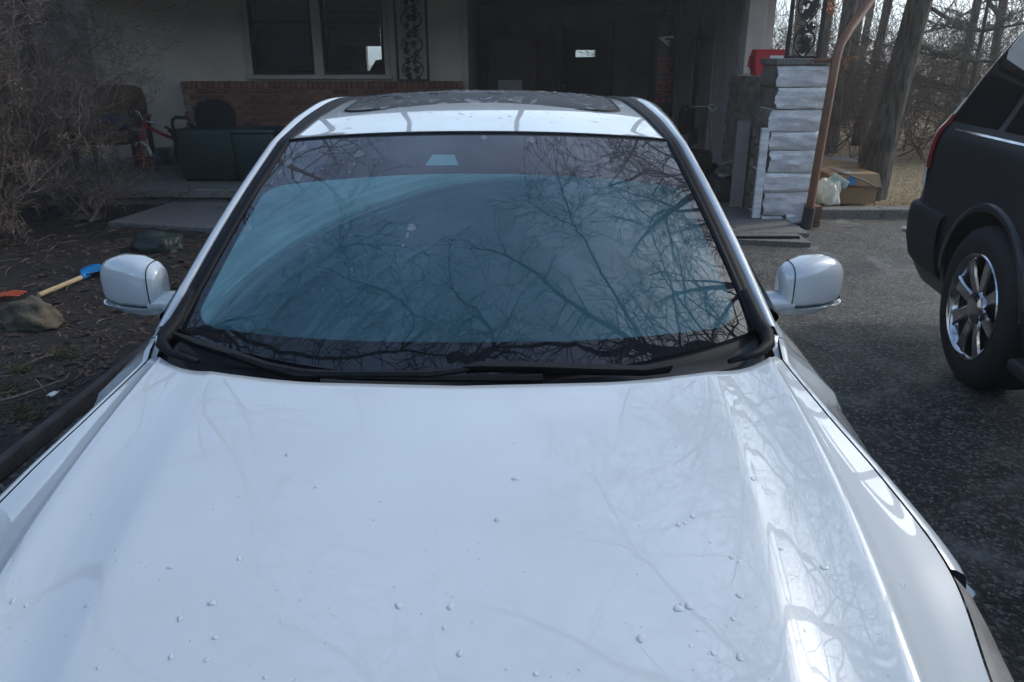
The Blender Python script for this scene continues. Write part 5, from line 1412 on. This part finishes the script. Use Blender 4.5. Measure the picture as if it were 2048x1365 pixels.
# wheel arches cut out of the body
cuts = []
RWY, FWY = 1.38, -1.57
for y_ in (RWY, FWY):
    for sg in (-1, 1):
        cobj = MB().lathe([(.001,-.26),(.455,-.26),(.455,.30),(.001,.30)], 40, Matrix.Translation((sg*.86, y_, .42))).build('cutter', M['suv_plastic'], None, weld=True)
        cobj.matrix_world = Matrix.Translation((3.108,2.18,0)) @ Matrix.Rotation(-YAW,4,'Z'); cuts.append(cobj)
        md = body.modifiers.new('arch', 'BOOLEAN'); md.object = cobj; md.solver = 'EXACT'
bpy.context.view_layer.update()
dg = bpy.context.evaluated_depsgraph_get()
newme = bpy.data.meshes.new_from_object(body.evaluated_get(dg)); body.modifiers.clear(); body.data = newme
for cobj in cuts: bpy.data.objects.remove(cobj)
for y_ in (RWY, FWY):
    for sg in (-1, 1):
        wheel(suv, (sg*.865, y_, .405), sg, .405, .275, .268, 8)
        arc = [Vector((sg*(S_w(.42+.46*math.sin(a)*.9)+.004), y_+.462*math.cos(a), .42+.462*math.sin(a))) for a in np.linspace(.12, math.pi-.12, 33)]
        MB().quadgrid([[p_ + Vector((sg*.012, 0, 0)) for p_ in arc], [Vector((p_.x+sg*.016, y_+(p_.y-y_)*1.07, .42+(p_.z-.42)*1.07)) for p_ in arc], [Vector((p_.x-sg*.004, y_+(p_.y-y_)*1.09, .42+(p_.z-.42)*1.09)) for p_ in arc]]).build('arch_moulding', M['suv'], suv, smooth=True)
        MB().quadgrid([[(sg*x_, y_+.452*math.cos(a), .42+.452*math.sin(a)) for a in np.linspace(-.05, math.pi+.05, 25)] for x_ in (.62,.93)]).build('arch_liner', M['suv_plastic'], suv, smooth=True)
def patch(j0, j1, z0, z1, g, name, mat, parent, nz_=12, both=True):
    for mir_ in ((False, True) if both else (False,)):
        rows = [[suv_pt(j if not mir_ else TOT-j, z0+(z1-z0)*k/nz_, g) for j in range(j0, j1+1)] for k in range(nz_+1)]
        MB().quadgrid(rows).build(name, mat, parent, smooth=True)
patch(36, NF+3, 1.245, 1.80, .004, 'quarter_window', M['dark_glass'], suv)
patch(23, 35, 1.245, 1.80, .004, 'rear_door_window', M['dark_glass'], suv)
patch(11, 22, 1.245, 1.76, .004, 'front_door_window', M['dark_glass'], suv)
patch(8, NF-2, 1.205, 1.215, .006, 'belt_strip', M['chrome'], suv, nz_=1)
MB().quadgrid([[suv_pt(j, 1.25+.5*k/8, .004) for j in range(NF+NC+1, NF+NC+NR)] for k in range(9)]).build('rear_window', M['dark_glass'], suv, smooth=True)
MB().quadgrid([[Vector((x*S_w(z)*.86, S_f(z)-.006-.0, z)) for x in np.linspace(-1,1,11)] for z in np.linspace(1.30,1.74,9)]).build('front_windshield', M['dark_glass'], suv, smooth=True)
for mir_ in (False, True):
    J = lambda j: TOT-j if mir_ else j
    tl = MB().quadgrid([[suv_pt(J(j), .87+.50*k/14, .008) for j in range(NF, NF+NC+1)] for k in range(15)]).build('tail_lamp', M['clear_lens'], suv, smooth=True)
    MB().quadgrid([[suv_pt(TOT-j if mir_ else j, .98+.30*k/14, .010) for j in np.linspace(NF-.35, NF+1.6, 5)] for k in range(15)]).build('red_lens', M['red_lens'], tl, smooth=True)
bmp = [suv_pt(j, .5, .0) for j in range(NF-3, NF+2*NC+NR+4)]
rows = []
for z, g in ((.40,.0),(.44,.015),(.55,.022),(.68,.025),(.74,.022),(.765,.01),(.77,-.02)):
    rows.append([suv_pt(j, z, g) for j in range(NF-4, NF+2*NC+NR+5)])
MB().quadgrid(rows).build('rear_bumper', M['suv_plastic'], suv, smooth=True, sharp=50)
for sg in (-1, 1):
    for y_ in (.62, -.45): MB().tube([(sg*1.0,y_-.1,1.08),(sg*1.035,y_-.08,1.08),(sg*1.035,y_+.08,1.08),(sg*1.0,y_+.1,1.08)], .014, 8).build('door_handle', M['suv'], suv, smooth=True)
    MB().box((sg*1.02-.05,-1.0,.30),(sg*1.02+.05,.80,.36)).build('running_board', M['suv_plastic'], suv, bevel=.02)
    MB().ball((sg*1.10,-1.0,1.22),(.12,.06,.10),14,8).build('door_mirror', M['suv'], suv, smooth=True)
    MB().quadgrid([[(sg*(.55+.32*i/4), -2.535+.10*(i/4)**2-.012, .80+.16*j/3) for i in range(5)] for j in range(4)]).build('headlight', M['clear_lens'], suv, smooth=True)
MB().box((-.5,-2.565,.70),(.5,-2.53,1.0)).build('grille', M['chrome'], suv, bevel=.02)
MB().box((-.7,-1.0,1.945),(-.66,1.6,1.985)).build('roof_bar', M['suv_plastic'], suv, bevel=.01)
MB().box((.66,-1.0,1.945),(.70,1.6,1.985)).build('roof_bar', M['suv_plastic'], suv, bevel=.01)

# ------------------------------------------------------------------ trees, shrub, thicket
def bark_material(name, c1, c2):
    m = bpy.data.materials.new(name); m.use_nodes = True; nt = m.node_tree; N = nt.nodes; L = nt.links; b = N['Principled BSDF']
    tc = N.new('ShaderNodeTexCoord'); mp = N.new('ShaderNodeMapping'); mp.inputs['Scale'].default_value = (1, 1, .16); L.new(tc.outputs['Object'], mp.inputs['Vector'])
    n1 = N.new('ShaderNodeTexNoise'); n1.inputs['Scale'].default_value = 26; n1.inputs['Detail'].default_value = 6; n1.inputs['Distortion'].default_value = .6; L.new(mp.outputs[0], n1.inputs['Vector'])
    n2 = N.new('ShaderNodeTexNoise'); n2.inputs['Scale'].default_value = 3; n2.inputs['Detail'].default_value = 5; L.new(tc.outputs['Object'], n2.inputs['Vector'])
    r = N.new('ShaderNodeValToRGB'); r.color_ramp.elements[0].position = .40; r.color_ramp.elements[0].color = (*c2, 1); r.color_ramp.elements[1].position = .62; r.color_ramp.elements[1].color = (*c1, 1); L.new(n1.outputs['Fac'], r.inputs['Fac'])
    mx = N.new('ShaderNodeMix'); mx.data_type = 'RGBA'; mx.inputs[7].default_value = (c1[0]*.8, c1[1]*1.05, c1[2]*.7, 1); L.new(r.outputs[0], mx.inputs[6])
    mr = N.new('ShaderNodeMapRange'); mr.inputs[1].default_value = .5; mr.inputs[2].default_value = .75; mr.inputs[4].default_value = .6; L.new(n2.outputs['Fac'], mr.inputs[0]); L.new(mr.outputs[0], mx.inputs[0])
    L.new(mx.outputs[2], b.inputs['Base Color']); b.inputs['Roughness'].default_value = .95
    bp = N.new('ShaderNodeBump'); bp.inputs['Strength'].default_value = 1.0; bp.inputs['Distance'].default_value = .05; L.new(n1.outputs['Fac'], bp.inputs['Height']); L.new(bp.outputs[0], b.inputs['Normal'])
    return m
M['bark'] = bark_material('grey_bark', (.16,.145,.125), (.045,.040,.034))
M['bark_dark'] = bark_material('dark_bark', (.10,.085,.07), (.022,.018,.015))
M['twigs'] = material('bare_twigs', (.065,.054,.045), rough=.9)
M['brush'] = material('brown_brush', (.105,.066,.047), rough=.9, var=.4, scale=1.2)
M['needles'] = material('pine_needles', (.040,.060,.030), rough=.7, var=.5, scale=2.0)
def grow(p, d, L, r, lvl, rg, out, maxlvl, wander=.22, up=.06, nchild=(3,5), ratio=.62, spread=.75):
    n = max(3, int(5 - lvl*.5)); pts = [Vector(p)]; rad = [r]; dd = Vector(d).normalized()
    for i in range(n):
        dd = (dd + Vector((rg.gauss(0,wander), rg.gauss(0,wander), rg.gauss(0,wander)+up))).normalized()
        pts.append(pts[-1] + dd*L/n); rad.append(r*(1-.65*(i+1)/n))
    out.append((lvl, pts, rad))
    if lvl >= maxlvl: return
    k = rg.randint(*nchild)
    for c in range(k):
        f = .25 + .75*(c+rg.random())/k; idx = min(int(f*n), n-1); q = pts[idx].lerp(pts[idx+1], f*n-idx if f*n-idx < 1 else 1)
        base = (pts[idx+1]-pts[idx]).normalized()
        ax = Vector((rg.gauss(0,1), rg.gauss(0,1), rg.gauss(0,1))); ax = (ax - base*ax.dot(base)).normalized()
        nd = (base*math.cos(spread*rg.uniform(.6,1.2)) + ax*math.sin(spread*rg.uniform(.6,1.2))).normalized()
        grow(q, nd, L*ratio*rg.uniform(.7,1.2), max(rad[idx]*.6, .003), lvl+1, rg, out, maxlvl, wander, up, nchild, ratio, spread)
def emit(segs, root, thick_mat, name_thick='trunk', name_thin='crown', thin=.03, kind=None):
    a, b = MB(), MB()
    for lvl, pts, rad in segs:
        if rad[0] >= thin: a.tube(pts, rad, 9 if rad[0] > .08 else 6, cap=False)
        else: b.tube(pts, [max(x, .0025) for x in rad], 3, cap=False)
    if a.v: a.build(name_thick, thick_mat, root, smooth=True)
    if b.v: b.build(name_thin, M['twigs'], root)
def bare_tree(label, base, top, r0, seed, crown_from=.35, levels=4, limbs=9, limb_len=3.2, mat='bark', name='bare_tree', up=.06, group='bare trees behind the driveway'):
    rg = random.Random(seed); base = Vector(base); top = Vector(top)
    t = thing(name, label, 'tree', base, group=group)
    n = 14; pts = []; rad = []
    for i in range(n+1):
        f = i/n; p = base.lerp(top, f) + Vector((mnoise.noise(Vector((seed, f*3, 0)))*.35*f, mnoise.noise(Vector((seed+9, f*3, 0)))*.35*f, 0))
        pts.append(p); rad.append(r0*(1.5 if i == 0 else 1)*(1-.85*f)*(1+.10*mnoise.noise(Vector((seed*2.0, i*1.7, 4)))))
    segs = [(0, pts, rad)]
    for k in range(limbs):
        f = crown_from + (1-crown_from)*(k+rg.random())/limbs; idx = min(int(f*n), n-1); q = pts[idx].lerp(pts[idx+1], f*n-idx)
        a = rg.uniform(0, 6.28); el = rg.uniform(.2,.9)
        d = Vector((math.cos(a)*math.cos(el), math.sin(a)*math.cos(el), math.sin(el)))
        grow(q, d, limb_len*(1.25-.8*f)*rg.uniform(.7,1.2), max(rad[idx]*.55,.012), 1, rg, segs, levels, up=up)
    emit(segs, t, M[mat])
    return t
def vis(px, y, z0=.0):
    """ground spot under a trunk seen at column px (at row ~300), y metres ahead"""
    p = at_depth(px, 300, y); return Vector((p.x, y, z0))
# trunks seen right of the carport: (column low, column at the frame top, distance, radius, label)
T_ = [(1757,1838,8.75,.150,4,'thick dark leaning trunk nearest behind the cardboard box','bark_dark'),
      (1712,1778,14,.085,5,'slim grey tree just left of the thick dark trunk','bark'),
      (1655,1702,13,.12,6,'pale grey tree right behind the downspout','bark'),
      (1618,1655,17,.11,7,'grey tree showing between iron panel and downspout','bark'),
      (1690,1742,21,.10,8,'thin forked tree behind the downspout bend','bark'),
      (1893,1957,13,.075,9,'slender straight tree above the rear of the dark SUV','bark'),
      (1958,2012,14,.08,10,'slim tree farthest right above the SUV roofline','bark'),
      (1580,1600,22,.12,12,'distant tree just right of the beige post','bark')]
for a, b, y, r_, sd, lab, mt_ in T_:
    p0 = at_depth(a, 300, y); p1 = at_depth(b, 0, y)
    k = (p1.x-p0.x)/(p1.z-p0.z); base = Vector((p0.x - k*(p0.z-.06), y, .02)); h_ = 13 + sd%4
    bare_tree(lab, base, (base.x + k*h_, y+random.Random(sd).uniform(-1,1), h_), r_, sd, crown_from=.10 if base.x > 6.6 else .32, limbs=12, mat=mt_, levels=4 if y < 12 else 3)
# taller trees beyond the house, their crowns mirrored in the hood
for i, (x, y, h_, r_) in enumerate(((7.9,8.1,16,.17),(-7.6,12.8,15,.16),(6.4,2.4,15,.20),(-9.5,19,17,.16),(-6.2,21,19,.16),(-3.0,20,15,.13),(0.5,23,18,.14),(4.2,20,19,.13),(7.5,18,18,.10),(10.5,14,17,.22))):
    bare_tree(['bare tree past the SUV rear towards the sun','bare tree left of the house corner behind the shrub','bare tree just behind the SUV roof on the right','bare tree far left behind the house roof','tall bare tree behind the house left half','bare tree behind the house window','bare tree behind the carport middle','tall bare tree behind the carport right end','bare tree beyond the thicket on the right','bare tree beyond the SUV on the right'][i], (x, y, 0), (x+.4*math.sin(i*2), y, h_), r_, 30+i, crown_from=.42, limbs=12, limb_len=4.2, group='trees beyond the house')

# pine
def pine(label, base, h_, seed, r0=.12):
    rg = random.Random(seed); base = Vector(base); t = thing('pine_tree', label, 'tree', base)
    tr = MB().tube([base+Vector((0,0,h_*i/10)) for i in range(11)], [r0*(1-.85*i/10) for i in range(11)], 9)
    br, nd = MB(), MB()
    z = .7
    while z < h_:
        for k in range(4):
            a = rg.uniform(0, 6.28); L = (2.0*(1-z/h_*.75))*rg.uniform(.6,1.1)
            d = Vector((math.cos(a), math.sin(a), rg.uniform(-.05,.25))).normalized()
            pts = [base + Vector((0,0,z)) + d*L*i/5 + Vector((0,0,.10*(i/5)**2*L - .05)) for i in range(6)]
            br.tube(pts, [.022*(1-.8*i/5) for i in range(6)], 4, cap=False)
            for i in range(2, 6):
                for s_ in range(5):
                    q = pts[i-1].lerp(pts[i], rg.random()); e = d + Vector((rg.gauss(0,.6), rg.gauss(0,.6), rg.gauss(0,.25)+.1)); e.normalize(); l2 = rg.uniform(.12,.34)
                    br.tube([q, q+e*l2], [.006,.003], 3, cap=False)
                    for m_i in range(20):
                        c_ = q + e*l2*rg.uniform(.35,1.05); n_ = (e*.7 + Vector((rg.gauss(0,.6), rg.gauss(0,.6), rg.gauss(0,.5)))).normalized()*rg.uniform(.07,.13)
                        w_ = n_.orthogonal().normalized()*.006
                        nd.poly([c_-w_, c_+w_, c_+n_])
        z += .42
    tr.build('trunk', M['bark_dark'], t, smooth=True); br.build('branches', M['twigs'], t); nd.build('needles', M['needles'], t)
p = vis(1918, 12.2); pine('green pine with drooping boughs behind the SUV tail lamp', (p.x, 12.2, 0), 5.5, 3, .04)

# brown thicket along the far edge of the grass
rg = random.Random(77)
th = MB()
for _ in range(620):
    y = rg.uniform(11.5,24); x = rg.uniform(4.3 if y < 18.5 else 2.2, 2.2+y*.55); p = Vector((x, y, 0)); L = rg.uniform(.6, 2.4)*(1.0 if y < 18 else 1.4)
    segs = []; grow(p, Vector((rg.gauss(0,.35), rg.gauss(0,.3), 1)), L, rg.uniform(.006,.014), 0, rg, segs, 2, wander=.25, up=.03, nchild=(3,5), ratio=.55, spread=.6)
    for lvl, pts, rad in segs: th.tube(pts, [max(v_, .0035) for v_ in rad], 3, cap=False)
tag(th.build('thicket', M['brush'], None), 'brown leafless thicket between the trunks beyond the dry grass', 'thicket', kind='stuff')
lf = MB()
for _ in range(700):
    a = (1660+rg.gauss(0,12), 15+rg.gauss(0,7)); q = at_depth(a[0], a[1], 9.6+rg.random()*.5) if rg.random() < .6 else at_depth(1690+rg.gauss(0,14), 122+rg.gauss(0,5), 11)
    n_ = Vector((rg.gauss(0,1), rg.gauss(0,1), rg.gauss(0,1))).normalized(); u_ = n_.orthogonal().normalized()*.018; v_ = n_.cross(u_)*.8
    if rg.random() < .15: lf.poly([q-u_, q-v_, q+u_, q+v_])
# (withered orange leaves still on a branch)
tag(lf.build('withered_leaves', material('orange_leaf',(.45,.16,.05),rough=.7), None), 'withered orange leaves clinging beside the iron panel', 'leaves', kind='stuff')
# dry grass blades near the kerb
gb = MB()
for _ in range(5000):
    y = 8.1+rg.random()**1.5*6; x = rg.uniform(3.1, 3.1+y*.4); q = Vector((x,y,.06)); h_ = rg.uniform(.03,.09); l_ = Vector((rg.gauss(0,.03), rg.gauss(0,.03), h_)); s_ = Vector((rg.gauss(0,1), rg.gauss(0,1), 0)).normalized()*.003
    gb.poly([q-s_, q+s_, q+l_])
tag(gb.build('dry_grass_blades', material('straw_grass',(.30,.22,.12),rough=.8,var=.4,scale=2), None), 'short dry grass beyond the kerb', 'grass', kind='stuff')

# leafless shrub at the left
def shrub(label, base, n_st, hgt, seed, spread, mat, levels=4):
    rg = random.Random(seed); t = thing('leafless_shrub', label, 'shrub', base)
    segs = []
    for k in range(n_st):
        a = rg.uniform(0, 6.28); d = Vector((math.cos(a)*spread*rg.random(), math.sin(a)*spread*rg.random(), 1)).normalized()
        grow(Vector(base)+Vector((rg.gauss(0,.12), rg.gauss(0,.12), 0)), d, hgt*rg.uniform(.6,1.0), rg.uniform(.014,.028), 0, rg, segs, levels, wander=.30, up=.02, nchild=(4,6), ratio=.52, spread=.85)
    a_, b_ = MB(), MB()
    for lvl, pts, rad in segs: (a_ if lvl < 2 else b_).tube(pts, [max(v, .0018) for v in rad], 5 if lvl < 2 else 3, cap=False)
    a_.build('stems', mat, t, smooth=True); b_.build('twigs', mat, t)
    dl = MB()
    for lvl, pts, rad in segs:
        if lvl >= 3 and rg.random() < .10:
            q = pts[-1]; n_ = Vector((rg.gauss(0,1), rg.gauss(0,1), rg.gauss(0,1))).normalized(); u_ = n_.orthogonal().normalized()*.014; v_ = n_.cross(u_)*.55
            dl.poly([q-u_, q-v_, q+u_, q+v_])
    tag(dl.build('dead_leaves', M['dead_leaf'], t), kind='stuff')
    return t
M['dead_leaf'] = material('dead_leaf', (.20,.11,.07), rough=.7, var=.4, scale=2)
M['shrub'] = material('shrub_twig', (.15,.105,.078), rough=.7, var=.4, scale=3)
shrub('dense leafless brown shrub filling the left edge before the porch', (-4.95, 7.35, 0), 24, 1.9, 5, .8, M['shrub'])
shrub('low sprawling twigs in front of the porch step left of the walk slab', (-4.25, 7.75, 0), 5, .75, 8, 1.5, M['shrub'], levels=3)
shrub('tall leafless shrub beyond the left corner of the house', (-6.7, 9.4, 0), 18, 2.8, 15, .45, M['shrub'])

# ------------------------------------------------------------------ trees standing beside the drive, their limbs reach over the car
LIMBS = {
  'A': (0.085,0.03,[(5.85,5.08,9.00),(4.94,4.50,9.34),(4.03,4.08,9.18),(3.26,3.70,8.76),(2.59,3.38,8.69),(1.87,3.39,9.08),(0.71,3.27,9.35)]),
  'B': (0.055,0.012,[(3.80,4.11,9.00),(2.95,5.37,9.34),(2.43,6.26,9.18),(2.06,6.35,8.76),(1.72,7.63,8.69),(1.61,9.22,9.08)]),
  'B2': (0.028,0.008,[(2.12,6.49,9.00),(1.63,6.87,9.34),(0.89,7.25,9.18),(0.67,8.11,8.76)]),
  'B3': (0.018,0.006,[(1.79,7.86,9.00),(2.21,8.81,9.34),(2.59,9.33,9.18)]),
  'C': (0.05,0.01,[(4.91,4.50,9.00),(5.24,5.86,9.34),(5.04,6.28,9.18),(4.46,7.20,8.76),(4.15,7.53,8.69),(2.95,7.24,9.08)]),
  'D': (0.022,0.012,[(4.78,6.83,9.00),(5.56,7.97,9.34),(6.21,8.26,9.18),(6.55,8.85,8.76)]),
  'D2': (0.016,0.006,[(6.08,8.12,9.00),(6.04,7.25,9.34),(5.56,6.08,9.18)]),
  'E': (0.055,0.012,[(6.80,12.52,9.00),(5.75,11.46,9.34),(4.17,10.26,9.18),(3.30,9.96,8.76)]),
  'E2': (0.035,0.01,[(5.51,10.98,9.00),(5.22,10.22,9.34),(4.86,9.24,9.18)]),
  'E3': (0.03,0.008,[(6.64,12.46,9.00),(4.76,11.74,9.34),(3.73,11.10,9.18)]),
  'F': (0.04,0.012,[(7.34,9.05,9.00),(6.84,9.39,9.34),(5.49,9.21,9.18)]),
  'G': (0.12,0.05,[(4.65,5.14,13.00),(2.67,5.61,13.34),(1.30,6.43,13.18),(0.16,6.82,12.76)]),
  'H': (0.08,0.02,[(0.03,3.33,10.00),(-0.35,4.01,10.34),(-0.85,4.40,10.18),(-1.02,4.73,9.76)]),
  'H2': (0.04,0.03,[(-0.34,3.89,10.00),(-0.58,3.89,10.34),(-0.72,3.69,10.18)]),
  'I': (0.035,0.01,[(-1.33,3.52,9.00),(-1.86,3.91,9.34),(-2.47,4.41,9.18),(-3.08,4.68,8.76)]),
  'J': (0.03,0.015,[(-1.73,3.77,9.00),(-2.75,4.62,9.34),(-3.45,5.01,9.18),(-4.55,5.80,8.76)]),
  'J2': (0.022,0.006,[(-4.68,5.92,9.00),(-4.23,6.47,9.34),(-3.20,6.05,9.18),(-2.06,5.46,8.76)]),
  'J3': (0.018,0.006,[(-4.08,6.28,9.00),(-4.03,7.53,9.34),(-4.33,8.40,9.18)]),
  'K': (0.05,0.015,[(-8.04,6.30,9.00),(-6.31,4.80,9.34),(-4.17,3.63,9.18),(-1.94,3.12,8.76),(-0.83,2.89,8.69)]),
}
def limb_tree(label, base, fork, top, r0, seed, limbs, links):
    """trunk plus spreading limbs; links: limb -> points leading to it from the trunk or another limb"""
    rg = random.Random(seed); base = Vector(base); fork = Vector(fork); top = Vector(top)
    t = thing('overhanging_tree', label, 'tree', base, group='trees beside the drive')
    pts = [base.lerp(fork, i/8) + Vector((.12*math.sin(i*.9+seed), .10*math.sin(i*1.1), 0))*(i/8) for i in range(9)] + [fork.lerp(top, i/6) + Vector((.25*math.sin(i*1.2+seed), .2*math.cos(i*1.4), 0)) for i in range(1, 7)]
    n = len(pts); rad = [r0*(1.2 if i == 0 else 1)*(1-.8*i/(n-1)) for i in range(n)]
    segs = [(0, pts, rad)]
    for k in range(8):
        idx = rg.randint(8, n-2); a = rg.uniform(0, 6.28)
        grow(pts[idx], Vector((math.cos(a), math.sin(a), rg.uniform(.2,1))), rg.uniform(2,3.5), rad[idx]*.45, 1, rg, segs, 4)
    for key in limbs:
        a, b, P = LIMBS[key]; P = [Vector(p) for p in P]
        lead = [Vector(p) for p in links.get(key, [])]
        P2 = lead + P
        # smooth and resample
        sp_ = [Vector(p) for p in spline([tuple(p) for p in P2], len(P2)*4)]
        sp_ = [p + Vector((rg.gauss(0,.02), rg.gauss(0,.02), rg.gauss(0,.03))) for p in sp_]
        nn = len(sp_); rr = [a + (b-a)*i/(nn-1) for i in range(nn)]
        segs.append((1, sp_, rr))
        ln_ = sum((sp_[i+1]-sp_[i]).length for i in range(nn-1))
        for c in range(int(ln_*4.4)):
            i = rg.randint(min(2*len(lead), nn-3), nn-2); dd = (sp_[i+1]-sp_[i]).normalized()
            ax = Vector((rg.gauss(0,1), rg.gauss(0,1), rg.gauss(0,.6))); ax = (ax - dd*ax.dot(dd)).normalized()
            nd = (dd*rg.uniform(.3,1.0) + ax*.9).normalized()
            grow(sp_[i].lerp(sp_[i+1], rg.random()), nd, rg.uniform(.5,1.7), max(rr[i]*.38, .010), 2, rg, segs, 4, wander=.2, up=.03, nchild=(2,4), ratio=.6, spread=.7)
        grow(sp_[-1], (sp_[-1]-sp_[-2]).normalized(), 1.2, b, 2, rg, segs, 4, wander=.2, nchild=(3,4))
    a_, b_ = MB(), MB()
    for lvl, p_, r_ in segs:
        if r_[0] >= .02: a_.tube(p_, r_, 10 if r_[0] > .06 else 6, cap=False)
        else: b_.tube(p_, [max(x, .007) for x in r_], 3, cap=False)
    a_.build('trunk', M['bark_dark'], t, smooth=True); b_.build('crown', M['twigs'], t)
    return t
limb_tree('tall bare tree right of the dark SUV, mirrored in the windshield', (7.5,4.7,0), (6.7,5.2,8.2), (7.0,5.5,16), .24, 61, ('A','B','B2','B3','C','D','D2','F','G'),
    {'A': [(6.7,5.25,8.2)], 'B': [(4.4,4.2,9.2)], 'C': [(5.2,4.6,9.3)], 'F': [(6.85,5.6,8.6),(7.4,7.2,9.0)], 'G': [(6.85,5.3,10.5),(5.9,5.1,12.2)]})
limb_tree('bare tree behind the SUV roof whose limbs spread over the drive', (8.3,12.7,0), (8.0,12.6,8.4), (8.2,12.9,16), .2, 62, ('E','E2','E3'), {'E': [(8.0,12.6,8.4)], 'E3': [(7.95,12.6,8.3)]})
limb_tree('bare tree left of the dirt bed with a limb over the car', (-9.2,6.6,0), (-8.8,6.5,8.0), (-9.3,6.8,15), .22, 63, ('K','H','H2','I','J','J2','J3'), {'K': [(-8.8,6.5,8.0)], 'H': [(-.83,2.89,8.69),(-.4,3.0,9.4)], 'I': [(-1.94,3.12,8.76)], 'J': [(-1.94,3.12,8.76)]})

# ------------------------------------------------------------------ thin scattering air, added mainly to imitate the lens's veiling glare
def glare_haze_material():
    m = bpy.data.materials.new('glare_haze_air'); m.use_nodes = True; nt = m.node_tree; nt.nodes.clear()
    o = nt.nodes.new('ShaderNodeOutputMaterial'); v = nt.nodes.new('ShaderNodeVolumePrincipled')
    v.inputs['Color'].default_value = (1.0,.97,.93,1); v.inputs['Density'].default_value = .0042; v.inputs['Anisotropy'].default_value = .5
    nt.links.new(v.outputs[0], o.inputs['Volume']); return m
hz = MB().box((-130,-130,-1.2),(130,130,26)).build('glare_haze', glare_haze_material(), None)
tag(hz, 'thin pale air volume added mainly to imitate veiling lens glare', 'glare_haze', kind='stuff')
